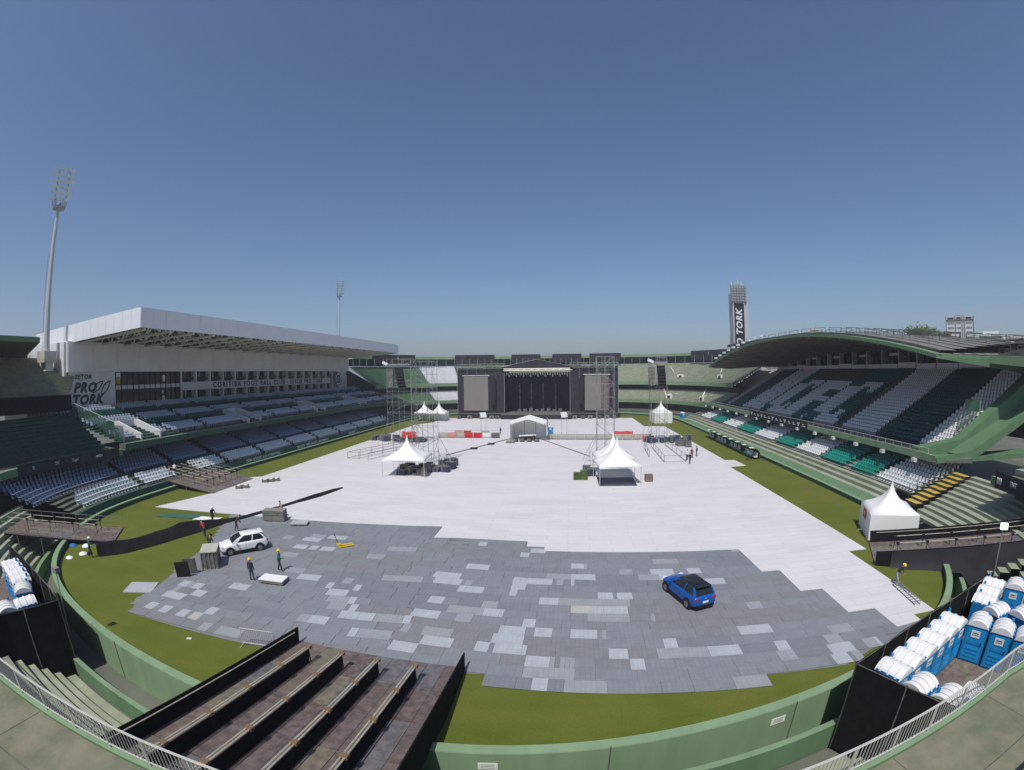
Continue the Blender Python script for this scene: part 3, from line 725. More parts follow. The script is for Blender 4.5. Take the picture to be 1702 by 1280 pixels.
slab_xz(mb, [(47.6, 7.3), (51.6, 9.5), (51.6, 10.8), (50.3, 10.8), (47.6, 8.2)], 44.25, 44.5, 'glass_green'); slab_xz(mb, [(51.6, 9.5), (51.9, 9.5), (51.9, 10.9), (51.6, 10.9)], 44.25, 46.8, 'green_mid')
mb.build('stair_box', rs)
# back boxes under the roof
for i in range(17):
    y = 48 + 5.3 * i; mb = MB(); zz = 15.2 + (0 if i % 4 else .25)
    mb.box((62.9, y + 2.6, zz), (.3, 5.0, 1.0), 'white_paint'); mb.build('box_parapet', rs)
    mb = MB(); mb.box((63.6, y, 16.6), (1.2, .3, 3.8), 'conc_pale'); mb.build('pier', rs)
    mb = MB(); mb.box((65.2, y + 2.65, 17.0), (.1, 4.9, 3.0), 'glass'); w_ = mb.build('window', rs)
    if i % 2: m2 = MB(); m2.box((64.6, y + 2.65, 17.6), (.1, 4.4, .45), 'white_paint'); m2.build('window_band', w_)
mb = MB(); mb.box((66.5, 90, 12), (1, 92, 14), 'conc_dark'); mb.build('rear_wall', rs)
# arched roof, carrying the terrace above it
def zlip(y): return 15.5 + 5.0 * max(-.4, 1 - ((y - 84) / 44.0) ** 2)
def zback(y): return 13.6 + 4.9 * max(-.6, 1 - ((y - 90) / 50.0) ** 2)
mb = MB(); ys = [41.2 + (128 - 41.2) * i / 40 for i in range(41)]; LX = 40.5
def ysk(y, x): return y + (min(x, 60) - LX) * .22 * (128 - y) / 86.8
mb.grid([[(LX, y, zlip(y)), (47, ysk(y, 47), zlip(y) - .35), (56, ysk(y, 56), (zlip(y) + zback(y)) / 2 + .2), (66, ysk(y, 66), zback(y))] for y in ys], 'soffit')
mb.grid([[(LX, y, zlip(y)), (LX, y, zlip(y) + .45), (LX + 1, y, zlip(y) + .45)] for y in ys], 'green_mid')
mb.grid([[(LX + 1, ysk(y, LX + 1), zlip(y) + .45), (56, ysk(y, 56), zlip(y) + .7), (68, ysk(y, 68), zlip(y) + .45)] for y in ys], 'conc_grey')
for y in (ys[0], ys[-1]): mb.poly([(LX, y, zlip(y)), (LX, y, zlip(y) + .45), (68, ysk(y, 68), zlip(y) + .45), (66, ysk(y, 66), zback(y))], 'green_mid')
mb.build('roof', rs)
for i in range(27):     # ribs of the soffit
    y = 46.5 + 3.1 * i; mb = MB(); a = [(LX + .5, zlip(y) - .02), (47, zlip(y) - .37), (56, (zlip(y) + zback(y)) / 2 + .18), (65.5, zback(y) + .05)]
    for p, q in zip(a[:-1], a[1:]): mb.tube((p[0], y, p[1] - .16), (q[0], y, q[1] - .16), .17, 'soffit', 4)
    mb.build('roof_rib', rs)
for i in range(10):
    y = 92 + 3.4 * i; mb = MB(); z = zlip(y) + .6; mb.tube((41.2, y, z), (41.2, y, z + .55), .05, 'galv', 4); mb.box((41, y, z + .75), (.5, .75, .45), 'lamp_face', rz=.3); mb.build('floodlight', rs)
# terrace over the roof
ut = thing('upper_terrace', 'grey concrete terrace with rows of guard rails above the arched roof', 'stand', (62, 72, 14))
for i in range(13):
    mb = MB()
    def zr(y, i=i): t = i / 12; return (zlip(min(84, y)) + .75) * (1 - t) + (17.8 + .083 * (y - 36)) * t
    rows = []
    for q in range(17):
        x = 42 + 2.75 * i; y = 42 + .22 * (min(x, 60) - 42); y = y + (116 - y) * q / 16; z = zr(y)
        rows.append([(x, y, z - .7), (x, y, z), (x + 2.77, y, z)])
    mb.grid(rows, lambda a, b: 'conc_dark' if b == 0 else 'conc_terrace'); mb.build('terrace_step', ut)
    if i % 2 == 0:
        for y0 in range(46, 112, 5):
            railing(ut, [(44 + 2.75 * i, y0, zr(y0)), (44 + 2.75 * i, y0 + 3.6, zr(y0 + 3.6))], .85, 'conc_dark', 3.6, 2, 0, .045, 'guard_rail')
# its fascia running on round the near right corner
mb = MB(); fx = [(50.0, 51.2), (51.2, 47.5), (51.9, 44.4), (52.4, 41), (52.6, 37.2)]
fz = [(16.1, 16.8), (15.8, 16.55), (15.5, 16.35), (15.15, 16.2), (14.85, 16.05)]
mb.grid([[(x, y, a), (x, y, b), (x + .6, y - .2, b), (x + .6, y - .2, b - .3)] for (x, y), (a, b) in zip(fx, fz)], 'green_light')
mb.grid([[(x + .1, y, a), (x + 14, y, a + .6)] for (x, y), (a, b) in zip(fx, fz)], 'conc_dark')
mb.build('front_edge', ut)
for i in range(12):
    mb = MB(); mb.grid([[(x + .6 + 2.1 * i, y + .1 * i, b - .3 + .27 * i - .3), (x + .6 + 2.1 * i, y + .1 * i, b - .3 + .27 * i), (x + 2.72 + 2.1 * i, y + .1 * i, b - .3 + .27 * i)] for (x, y), (a, b) in zip(fx, fz)], lambda a, b: 'conc_dark' if b == 0 else 'conc_terrace'); mb.build('terrace_step', ut)
    if i in (1, 3, 5, 7, 9, 11):
        for q in range(4):
            (x, y), b = fx[q], fz[q][1]; x += 1.4 + 2.1 * i; z = b - .3 + .27 * i
            (x2, y2), b2 = fx[q + 1], fz[q + 1][1]; x2 += 1.4 + 2.1 * i; z2 = b2 - .3 + .27 * i
            railing(ut, [(x, y - .3, z), (x * .35 + x2 * .65, y * .35 + y2 * .65 - .3, z * .35 + z2 * .65)], .85, 'conc_dark', 3, 2, 0, .045, 'guard_rail')

# ------------------------------------------------------------------ far bowl
def fs(x): # point on the far side at this x
    m = [i for i in range(len(RC)) if RC[i, 1] > 130]; return float(RL[min(m, key=lambda i: abs(RC[i, 0] - x))])
fb = thing('stadium_bowl', 'pale green concrete terraces curving behind the stage at the far end', 'stand', (-9, 170, -1.8))
f0, f1 = s_r(126), RTOT + s_l(137)   # from the right side round to the left side
D2F, D3F = 9.0, 15.0; fsplit = S(-41.5, 149.5)
mb = MB(); sweep(mb, f0, f1, [(.5, .5), (4, .6), (4.02, 1.1), (D2F + 3, 1.3), (D2F + 3, 3.6)], ['green_mid', 'conc_dark', 'conc_dark', 'conc_dark'], 3.0, False); mb.build('lower_terrace', fb)
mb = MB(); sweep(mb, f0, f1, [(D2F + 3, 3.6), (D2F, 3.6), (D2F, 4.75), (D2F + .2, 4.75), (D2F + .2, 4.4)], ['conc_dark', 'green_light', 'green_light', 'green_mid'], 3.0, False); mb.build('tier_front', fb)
WB = [fs(-28), fs(-34.2), fs(-34.9), fs(-41)]
def far_rows(d0, z0, n, dd, dz):
    for a, b, k in ((f0, WB[0], 'conc_tier'), (WB[0], WB[1], 'white_paint'), (WB[1], WB[2], 'conc_dark'), (WB[2], WB[3], 'white_paint'), (WB[3], f1, 'green_mid')):
        step_rows(fb, a, b, d0, z0, n, dd, dz, k, k, 3.0)
far_rows(D2F + .2, 4.4, 10, .8, .4)
mb = MB(); sweep(mb, f0, f1, [(D2F + 8.2, 8), (D2F + 8.2, 10.2)], 'black_paint', 3.0, False); mb.build('rear_wall', fb)
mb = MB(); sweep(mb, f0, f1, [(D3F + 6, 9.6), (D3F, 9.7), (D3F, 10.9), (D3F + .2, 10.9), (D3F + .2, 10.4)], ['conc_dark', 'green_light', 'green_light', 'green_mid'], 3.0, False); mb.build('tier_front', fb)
far_rows(D3F + .2, 10.5, 16, .78, .46)
mb = MB(); sweep(mb, f0, f1, [(D3F + 12.8, 17.6), (D3F + 12.8, 20.0), (D3F + 10.5, 20.2), (D3F + 10.5, 21.2), (D3F + 14, 21.4)], ['green_dark', 'conc_dark', 'green_light', 'green_light'], 3.0, False); mb.build('top_wall', fb)
for xa, xb in ((-62, -50), (-43, -30.5), (-24, -11.5), (-6.5, 6), (9.5, 20.5), (25.5, 37)):
    c = (-8.8); f = .78
    sa, sb = fs(c + (xa - c) * f * .98), fs(c + (xb - c) * f * .98)
    if xa < -60: sa, sb = S(-47.5, 142), S(-42, 149)
    if xb > 36: sa, sb = S(26.5, 147.5), S(31.2, 138)
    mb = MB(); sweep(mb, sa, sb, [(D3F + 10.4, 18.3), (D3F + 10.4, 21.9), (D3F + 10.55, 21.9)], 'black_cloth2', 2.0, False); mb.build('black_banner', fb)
for x, y in ((31.3, 138), (26.4, 147.5)):   # pale zigzag stair mouths
    s = S(x, y)
    for d, z in ((D2F + 2.5, 5.4), (D3F + 3.5, 12.2)):
        a = P(s, d); b = P(s + 1.8, d + 2.2); mb = MB()
        mb.box((a[0], a[1], z + .4), (2.6, .3, 1.5), 'cream_steel', rz=math.atan2(NRM(s)[1], NRM(s)[0]) + 1.57); mb.box((a[0], a[1], z + .2), (1.2, .5, 1.1), 'black_paint', rz=math.atan2(NRM(s)[1], NRM(s)[0]) + 1.57)
        mb.tube((*b, z + 1), (*P(s + 4, d + 7), z + 4), .22, 'cream_steel', 4); mb.tube((*b, z + 1), (*P(s - 1, d + 3.2), z + 1.4), .2, 'cream_steel', 4); mb.build('stair_mouth', fb)
for i in range(60):
    s = f0 + (f1 - f0) * i / 59; mb = MB(); mb.tube((*P(s, D3F + 10.3), 17.2), (*P(s, D3F + 10.3), 20.2), .1, 'galv', 4); mb.build('column', fb)
railing(fb, [(*P(s, D3F + .1), 10.9) for s in srange(f0, f1, 4)], .9, 'galv', 2.4, 2, 0, .03)
railing(fb, [(*P(s, D2F + .1), 4.75) for s in srange(f0, f1, 4)], .9, 'galv', 2.4, 2, 0, .03)
# ================================================================== EVENT FLOOR
UU, VV_ = 1.22, .93
def bow(u): return .115 * (u + 9) if u < -9 else -.033 * (u + 9)
LIGHT = {38:[[-21,-19.25],[-7.5,-6.75]],37:[[-25,-24],[-23,-21.25],[-3,-1.75]],36:[[-3.75,-3]],33:[[-7.5,-5.75],[6,7.75],[8.75,9.75]],31:[[-9.5,-7.5],[-3.75,-3.25],[-3.25,-1],[-0.75,-0.25],[0.25,0.5],[9.25,11]],30:[[-20.75,-19],[-9.25,-8],[-8,-7.25],[-7,-6.5],[-3.75,-2.75]],29:[[-19,-17.25],[-15.5,-14.75],[-7.25,-6.75],[-6.75,-6.25],[-6.25,-5.5],[-3.75,-3.25],[2,3],[3.25,4.25]],34:[[0.25,1.25],[1.25,1.5]],32:[[0.25,2],[6.5,7.5]],27:[[-15.75,-14.25],[-8.75,-7.75],[-5.25,-4.25],[0.25,1.5],[1.5,2.25],[2.25,3.75]],26:[[-22.75,-21.25],[-15.25,-13.75],[-13.75,-13.25],[-5,-4],[-4,-3.75],[1.25,2],[2,3.75],[5,5.25]],28:[[-16.25,-15.75],[-14.25,-13.75],[-1.75,-0.5],[-0.5,4]],25:[[-26.5,-25.75],[-25.25,-24.5],[-14.75,-13.5],[-13.25,-12.75],[-9.25,-7.5],[-6.5,-5.5],[-2.5,-1.75]],24:[[-26.25,-25.75],[-24.5,-23.5],[-13.5,-13],[-13,-12.25],[-12.25,-11.25],[-9.5,-9],[-3.75,-2.25],[-1.75,-0.75],[0.25,1.75],[2,2.25],[9.75,11.75]],23:[[-26.25,-24.5],[-15.75,-15],[-15,-13.75],[-9.25,-8.75],[-8,-6.25],[-4,-2.25],[5.25,6]],35:[[-22.75,-21.5],[-21.25,-20.5],[-20.25,-19]],21:[[-26,-25.25],[-24.75,-24],[-23.25,-22.5],[-22.25,-21.5],[-9.25,-7.75],[-2,-0.75],[-0.75,-0.5],[-0.25,0],[0.25,0.5],[3.25,4],[14,15.5],[16.25,17],[17,17.25]],22:[[-21.75,-21],[-12,-11.5],[-7.75,-6],[-4.75,-4],[-3.75,-2.25],[-2.25,-2],[2.25,3.25],[7.5,9.25],[11.25,12],[14.25,15.25]],20:[[-20.75,-20],[-19.5,-17.75],[-2,0.5],[13.75,14.75],[15,15.5]],19:[[-1.5,-0.75],[0,2]]}
GREY = [(-34.7,39.9),(-11.7,39.9),(-11.7,36.9),(-3.4,36.9),(-3.4,35.8),(-1.9,35.8),(-1.9,34.9),(14,34.9),(14.2,30.4),(15.6,30.4),(15.6,26.9),(17.25,26.9),(17.25,23.5),(19.2,23.5),(19.2,21.0),(20.9,21.0),(16.5,19.5),(14.2,18.5),(9.8,18.6),(9.8,17.7),(-3.8,17.7),(-3.8,18.6),(-26.0,18.6),(-27.6,20.4),(-27.4,21.5),(-30.3,31.1)]
def inside(x, y, poly):
    r_ = False
    for i in range(len(poly)):
        (x1, y1), (x2, y2) = poly[i], poly[i - 1]
        if (y1 > y) != (y2 > y) and x < (x2 - x1) * (y - y1) / (y2 - y1) + x1: r_ = not r_
    return r_
# white part: one laid surface with stepped edges
WH = [(-45.2,39.2),(-34.7,39.9),(-11.7,39.9),(-11.7,36.9),(-3.4,36.9),(-3.4,35.8),(-1.9,35.8),(-1.9,34.9),(14,34.9),(14.2,30.4),(15.6,30.4),(15.6,26.9),(17.25,26.9),(17.25,23.5),(19.2,23.5),(19.2,21.0),(21.15,21.2),(21.2,22.0),(22.9,22.0),(22.95,32.7),(24.75,32.7),(24.7,36.5)]
pts = []
for i in range(len(WH) - 1):
    (a, b), (c, d) = WH[i], WH[i + 1]; n = max(1, int(abs(c - a) / 2))
    for q in range(n): u = a + (c - a) * q / n; v = b + (d - b) * q / n; pts.append((u, v + bow(u)))
pts += [(24.6, 66), (27.4, 66.5), (27.2, 71), (25.6, 71.2), (25.4, 118), (20, 119), (20, 141), (-40, 141), (-40, 128), (-43.2, 122), (-43.3, 53.5), (-44.6, 52.6), (-44.4, 51), (-43.4, 46), (-43.2, 43.5)]
mb = MB(); mb.prism(pts, .0, .055, 'floor_white'); fw = mb.build('event_floor'); tag(fw, 'white plastic event flooring covering most of the pitch as far as the stage', 'flooring')
fg = thing('event_floor', 'patchwork of grey plastic flooring panels nearest the camera beside the white flooring', 'flooring', (-8, 27, 0))
PM = {}; rest = MB(); cells = []
r3 = random.Random(21)
def tone(u, j):
    n_ = math.sin(u * .24 + j * .9 + 1.3) + math.sin(u * .13 - j * .45) * 1.2 + math.sin(u * .5 + j * 2.3) * .5 + r3.uniform(-.5, .5)
    return 'panel_b' if n_ > .75 else ('panel_c' if n_ < -1.0 else 'panel_a')
for j in range(18, 45):
    v = (j + .5) * VV_; lights = LIGHT.get(j, [])
    runs = []; u = -36.0
    xs = [q * .25 for q in range(-145, 90) if inside(q * .25 + .125, v, GREY)]
    if not xs: continue
    u, end = xs[0], xs[-1] + .25
    while u < end - .01:
        hit = [l for l in lights if l[0] <= u + .01 < l[1]]
        if hit: e = hit[0][1]; k = 'panel_l2' if r3.random() < .06 else ('panel_m' if r3.random() < .3 else 'panel_l')
        else:
            nx_ = min([l[0] for l in lights if l[0] > u + .01] + [end]); e = min(nx_, u + r3.choice((1.0, 1.5, 1.5, 2.0, 2.5, 3.0))); k = tone(u, j)
            if r3.random() < .035: k = 'panel_m'
        e = min(e, end); runs.append((u, e, k)); u = e
    for a, b, k in runs: cells.append((((a + b) / 2) ** 2 + v * v, a, b, j, k))
cells.sort()
def panel(m_, x, y, k, rz, w):
    w, h = w - .005, VV_ - .005
    cs, sn = math.cos(rz), math.sin(rz)
    def q(a, b, z): return (x + a * cs - b * sn, y + a * sn + b * cs, z)
    lo = [q(-w/2, -h/2, .03), q(w/2, -h/2, .03), q(w/2, h/2, .03), q(-w/2, h/2, .03)]; hi = [q(-w/2+.003, -h/2+.003, .05), q(w/2-.003, -h/2+.003, .05), q(w/2-.003, h/2-.003, .05), q(-w/2+.003, h/2-.003, .05)]
    m_.poly(hi, k)
    for a in range(4): b = (a + 1) % 4; m_.poly([lo[a], lo[b], hi[b], hi[a]], k)
for n, (_, a, b, j, k) in enumerate(cells):
    u, v = (a + b) / 2, (j + .5) * VV_; y = v + bow(u); rz = .115 if u < -9 else -.033
    dz = rnd.uniform(-.003, .004); w = round(b - a, 2)
    if n < 298:
        if (k, w) not in PM: m_ = MB(); panel(m_, 0, 0, k, 0, w); PM[k, w] = m_.mesh('floor_panel')
        o = bpy.data.objects.new('floor_panel', PM[k, w]); COL.objects.link(o); o.parent = fg; o.location = (u + 8, y - 27, dz); o.rotation_euler = (0, 0, rz)
    else: panel(rest, u, y, k, rz, w)
print('panels', len(cells))
mb = MB(); mb.prism([(u, v + bow(u)) for u, v in GREY], .001, .012, 'panel_base'); mb.build('floor_base', fg)
o = rest.build('floor_panels', fg); o['kind'] = 'stuff'
for (x, y, rz, w, h) in ((-28.6, 19.6, .5, 2.2, 1.7),):
    mb = MB(); mb.box((x, y, .035), (w, h, .06), 'panel_l', rz=rz); tag(mb.build('loose_panel'), {0: 'loose grey floor panel on the grass at the left corner of the flooring', 1: 'narrow loose floor panel on the grass in front of the mesh container', 2: 'loose floor panel beside the man in the red shirt'}[int(x < -30) + int(x < -33)], 'floor panel')

# ================================================================== RAMPS
def ramp(name, label, c, dirv, width, length, z0, slope, nd, sides, hgt, cols, board, open_rails=False, twotone=True, div_gap=.0):
    """dirv points from the pitch end towards the stand"""
    t = thing(name, label, 'ramp', (c[0], c[1], 0)); d = Vector((*dirv, 0)).normalized(); w = Vector((-d[1], d[0], 0))
    ax = Vector((d[0], d[1], slope)).normalized(); upv = ax.cross(w) if ax.cross(w)[2] > 0 else w.cross(ax)
    def pt(a, b, z=0): return Vector((c[0], c[1], 0)) + d * a + w * b + Vector((0, 0, z0 + slope * a + z))
    nb_ = max(1, int(length / board)); ks = ['wood_brown', 'wood_brown2', 'wood_brown', 'wood_grey', 'wood_brown', 'wood_brown3']
    for i in range(nb_):
        for j in range(cols):
            q = pt((i + .5) * length / nb_, -width / 2 + (j + .5) * width / cols, -.03 + rnd.uniform(-.004, .004)); mb = MB()
            mb.box(q, (length / nb_ - .02, width / cols - .02, .05), rnd.choice(ks), axes=(ax, w, upv)); mb.build('plank', t)
    mb = MB(); e = pt(length / 2, 0, -.14); mb.box(e, (length, width - .1, .12), 'black_paint', axes=(ax, w, upv))
    for i in range(int(length / 2.4) + 1):
        for j in (-1, 0, 1):
            a = pt(i * 2.4, j * width * .48, -.12)
            if a[2] > .25: mb.tube((a[0], a[1], -1.7 if i > 2 else 0), a, .045, 'galv', 4)
    mb.build('frame', t)
    for sgn, kind in zip((-1, 1), sides):
        b = sgn * width / 2; mb = MB()
        if kind == 'cloth':
            mb.box(pt(length / 2, b, hgt / 2 - .35), (length, .06, hgt + .7), 'black_cloth', axes=(ax, w, upv)); mb.build('side_wall', t)
            mb = MB(); mb.tube(pt(length * .03, b + .07 * -sgn, hgt - .15), pt(length * .97, b + .07 * -sgn, hgt - .15), .028, 'rail_tan', 5)
            mb.build('hand_rail', t)
        elif kind == 'deepcloth':
            n = 14; rows = []
            for i in range(n + 1):
                a = length * i / n; p = pt(a, b, hgt * .15); g = pt(a, b + sgn * (.25 + .12 * math.sin(i * 1.9)), 0); rows.append([tuple(p), (*(p.lerp(g, .5))[:2], p[2] * .5), (g[0], g[1], -.0 if i < 8 else -1.0)])
            mb.grid(rows, 'black_cloth2'); mb.build('side_cloth', t)
        else:
            rail_bar(t, [pt(a, b) for a in np.linspace(0, length, 5)], hgt)
    if nd:
        for i in range(nd):
            b = -width / 2 + (i + 1) * width / (nd + 1); a0 = 1.9
            if not open_rails:
                mb = MB(); mb.box(pt((a0 + length) / 2, b, (hgt - .16) / 2), (length - a0, .05, hgt - .16), 'black_cloth', axes=(ax, w, upv)); dv = mb.build('divider', t)
            else: dv = t
            mb = MB()
            for q in ((-.07, .07) if not open_rails else (0,)):
                mb.tube(pt(a0, b + q, hgt), pt(length, b + q, hgt), .032, 'rail_tan', 5)
            mb.build('hand_rail', dv)
            for q in np.arange(a0, length, 2.35):
                mb = MB(); mb.box(pt(q, b, hgt - .02), (.22, .3, .13), 'rust' if not open_rails else 'black_paint', axes=(ax, w, upv)); mb.tube(pt(q, b, 0), pt(q, b, hgt), .03, 'black_paint', 5); mb.build('rail_clamp', dv)
    return t
def rail_bar(parent, pts, h, k='galv'):
    return railing(parent, pts, h, k, 1.3, 3, 0, .024, 'hand_rail')
ramp('crowd_ramp', 'large brown boarded ramp with black cloth dividers in the foreground', (-9.5, 18.75), (0.0, -1.0), 9.3, 13.2, .1, .172, 4, ('cloth', 'cloth'), .86, 10, 2.4)
ramp('crowd_ramp', 'brown boarded ramp with black cloth side by the blue toilets on the right', (24.6, 30.6), (.86, -.50), 4.9, 17, .12, .12, 2, ('cloth', 'cloth'), 1.0, 5, 2.4, open_rails=True)
mb = MB(); rt = bpy.data.objects['crowd_ramp.001']
rows = []
for i in range(15):
    a = 1.2 + 15.8 * i / 14; d = Vector((.86, -.50)).normalized(); w = Vector((d[1], -d[0])); p = Vector((24.6, 30.6)) + d * a + w * 2.52; q = p + w * (.25 + .1 * math.sin(i * 1.7)); z = .12 + .12 * a
    rows.append([(p[0], p[1], z + .95), (p[0] + .02, p[1], z + .2), (p[0] + w[0] * .1, p[1] + w[1] * .1, z * .5 - .2), (q[0], q[1], .01 if i < 6 else -1.2)])
mb.grid(rows, 'black_cloth2'); mb.build('side_cloth', rt, smooth=True)
ramp('crowd_ramp', 'brown boarded ramp with bare railings at the far left by the white bags', (-40.3, 26.2), (-.75, -.66), 4.3, 11, .14, .115, 2, ('rail', 'rail'), 1.05, 5, 2.0, open_rails=True)
ramp('crowd_ramp', 'wide brown ramp with many railings crossing to the left side seats', (-43.3, 47.2), (-.998, -.05), 8.9, 10.5, .12, .115, 6, ('rail', 'rail'), 1.0, 8, 2.1, open_rails=True)

# ================================================================== PORTABLE TOILETS
def make_toilet():
    t = thing('portable_toilet', 'x', 'toilet', (0, 0, 0))
    mb = MB(); w = .54
    for x in (-w, w): mb.box((x, 0, 1.05), (.05, 1.1, 1.95), 'toilet_blue')
    mb.box((0, w, 1.05), (1.06, .05, 1.95), 'toilet_blue'); mb.box((0, 0, .07), (1.12, 1.14, .14), 'toilet_dark')
    for x in (-w + .03, w - .03): mb.box((x, -w, 1.05), (.11, .08, 1.95), 'toilet_blue')
    mb.box((0, -w, 1.98), (1.06, .08, .12), 'toilet_blue')
    for x in (-w - .03, w + .03):
        for y in (-.3, 0, .3): mb.box((x, y, 1.05), (.03, .12, 1.7), 'toilet_blue')
    mb.build('cabin', t)
    mb = MB(); mb.box((0, -.56, 1.03), (.92, .05, 1.84), 'toilet_door')
    for z, h in ((.35, .09), (.55, .09), (.75, .09)):
        mb.box((0, -.595, z), (.66, .03, h), 'toilet_door')
    mb.box((0, -.59, 1.08), (.7, .03, .16), 'toilet_blue'); d = mb.build('door', t)
    mb = MB(); mb.box((.38, -.61, 1.1), (.05, .05, .16), 'toilet_dark'); mb.build('handle', d)
    mb = MB(); mb.box((-.02, -.60, 1.55), (.46, .02, .36), 'paper'); sg = mb.build('sign', d)
    mb = MB(); mb.box((-.02, -.613, 1.60), (.3, .006, .05), 'toilet_dark'); mb.box((-.02, -.613, 1.51), (.34, .006, .03), 'conc_grey'); mb.build('sign_print', d)
    mb = MB(); rows = []; n = 13
    for i in range(n):     # ribbed arched roof, ribs run front to back
        a = math.pi * (.13 + .74 * i / (n - 1)); r_ = .70
        rows.append([(-r_ * math.cos(a) * .88, y, 1.74 + .56 * math.sin(a) - (abs(y) > .55) * .03) for y in (-.63, -.5, -.2, .2, .5, .63)])
    mb.grid(rows, 'toilet_roof')
    for y in (-.63, .63): mb.poly([r_[0 if y < 0 else 5] for r_ in rows] + [(.5, y, 1.95), (-.5, y, 1.95)], 'toilet_roof')
    rf = mb.build('roof', t, smooth=True)
    for y in (-.38, 0, .38):
        mb = MB(); pr = [(-.72 * math.cos(math.pi * (.13 + .74 * i / 12)) * .88, 1.75 + .575 * math.sin(math.pi * (.13 + .74 * i / 12))) for i in range(13)]
        mb.grid([[(x, y - .05, z), (x, y - .03, z + .018), (x, y + .03, z + .018), (x, y + .05, z)] for x, z in pr], 'toilet_roof'); mb.build('roof_rib', rf)
    mb = MB(); mb.tube((.32, .42, 1.9), (.32, .42, 2.42), .07, 'toilet_blue', 8); mb.build('vent_pipe', t)
    return t
t0 = make_toilet(); first = [True]
def toilet(x, y, rz, label, z=.72, group='portable toilets'):
    if first[0]: first[0] = False; t0.location = (x, y, z); t0.rotation_euler = (0, 0, rz); t0['label'] = label; t0['group'] = group; return t0
    c = copy_tree(t0, None, (x, y, z), rz, label); return c
ordn = ['nearest the corner of the black fence', 'second from the corner of the black fence', 'third along the black fence', 'fourth along the black fence', 'fifth along the black fence', 'last along the black fence beside the two facing doors']
A0, A1 = Vector((13.35, 13.45)), Vector((18.75, 15.7)); ang = math.atan2(A1[1] - A0[1], A1[0] - A0[0])
for i in range(6):
    p = A0.lerp(A1, i / 5); toilet(p[0], p[1], ang, 'blue portable toilet with white roof, ' + ordn[i])
wv = Vector((math.cos(ang), math.sin(ang)))
PR = [(20.15, 15.05), (20.75, 13.95), (21.3, 12.85)]
for (x, y), l in zip(PR, ('left one of the facing row', 'middle one of the facing row', 'right one of the facing row')):
    toilet(x, y, ang - 1.40, 'blue portable toilet with white roof, ' + l)
for (x, y), l in zip([(13.75, 12.15), (14.35, 11.05), (15.6, 10.6)], ('back against the side cloth, nearer the pitch', 'back against the side cloth, nearer the balustrade', 'standing apart just behind the balustrade')):
    toilet(x, y, ang + 1.50 if x < 15 else ang + 3.1, 'blue portable toilet with white roof, ' + l)
for (x, y, a), l in zip([(22.15, 16.65, .45), (23.2, 17.3, .45), (24.4, 17.95, .45), (25.6, 17.2, -1.0), (26.2, 16.1, -1.0), (21.95, 15.55, 1.7), (23.0, 14.6, 1.7)],
    ('first of the three behind the facing row', 'middle of the three behind the facing row', 'last of the three by the lamp mast', 'door facing the camera, left of the back pair', 'door facing the camera, right of the back pair', 'turned back to back with the left facing toilet', 'turned back to back with the middle facing toilet')):
    toilet(x, y, a, 'blue portable toilet with white roof, ' + l)
for (x, y, a), l in zip([(-31.2, 11.9, -.2), (-32.3, 12.2, -.2), (-33.4, 12.45, -.2), (-34.5, 12.7, -.2), (-29.7, 11.35, 1.15), (-27.7, 10.5, 2.9), (-27.9, 9.3, 1.35)],
    ('second along the left black fence', 'third along the left black fence', 'fourth along the left black fence', 'fifth along the left black fence', 'turned aside at the corner of the left black fence', 'back to the left side cloth, nearer the pitch', 'back to the left side cloth, nearer the camera')):
    toilet(x, y, a, 'blue portable toilet with white roof, ' + l)
def cloth_fence(name, label, pts, ztop, zbot, k='black_cloth', inner='conc_grey', wav=.06):
    t = thing(name, label, 'fence', (pts[0][0], pts[0][1], zbot)); fine = []
    for a, b in zip(pts[:-1], pts[1:]):
        a, b = Vector(a), Vector(b); n = max(2, int((b - a).length / .5))
        for i in range(n): fine.append(a.lerp(b, i / n))
    fine.append(Vector(pts[-1])); mb = MB()
    mb.grid([[(p[0] + wav * math.sin(i * 1.3), p[1] + wav * math.cos(i * 1.7), zbot + .1 * math.sin(i)), (p[0] + wav * .5 * math.sin(i * .9), p[1], (ztop + zbot) / 2), (p[0], p[1], ztop + .03 * math.sin(i * 1.1))] for i, p in enumerate(fine)], k); mb.build('cloth', t)
    mb = MB()
    for i in range(0, len(fine), 4): p = fine[i]; mb = MB(); mb.tube((p[0], p[1], zbot), (p[0], p[1], ztop), .035, 'case_grey', 5); mb.build('post', t)
    mb = MB(); mb.path([(p[0], p[1], ztop - .05) for p in fine], .03, 'case_grey', 4); mb.build('top_bar', t)
    return t
FR = [(11.75, 14.05), (13.4, 14.75), (15.3, 15.55), (17.3, 16.3), (19.4, 17.0), (21.5, 17.7), (23.5, 18.3), (25.5, 19.0)]
cloth_fence('cloth_fence', 'black cloth fence behind the right hand row of blue toilets facing the pitch', FR, 3.0, -1.6)
cloth_fence('cloth_fence', 'black cloth side screen closing the right hand toilet enclosure', [FR[0], (12.6, 12.5), (13.4, 11.0), (14.3, 9.4), (15.0, 8.6)], 3.0, -1.6)
mb = MB(); mb.prism([(12.0, 13.9), (25.3, 18.8), (27.5, 14.5), (22, 9.5), (15.2, 8.8)], .5, .7, 'wood_brown2', 'black_paint'); dk = mb.build('toilet_deck'); tag(dk, 'brown plywood deck under the right hand blue toilets', 'deck')
for i in range(7):
    for j in range(5):
        p = Vector((14.2, 10.6)) + wv * (1.25 * i) + Vector((-wv[1], wv[0])) * (.95 * j - .2); mb = MB(); mb.box((p[0], p[1], .715 + rnd.uniform(0, .004)), (1.23, .93, .02), rnd.choice(['wood_brown', 'wood_brown2', 'wood_brown3', 'wood_grey']), rz=ang); mb.build('plank', dk)
FL = [(-25.75, 11.75), (-28.0, 12.35), (-31, 13.0), (-34.5, 13.7), (-38.5, 14.3)]
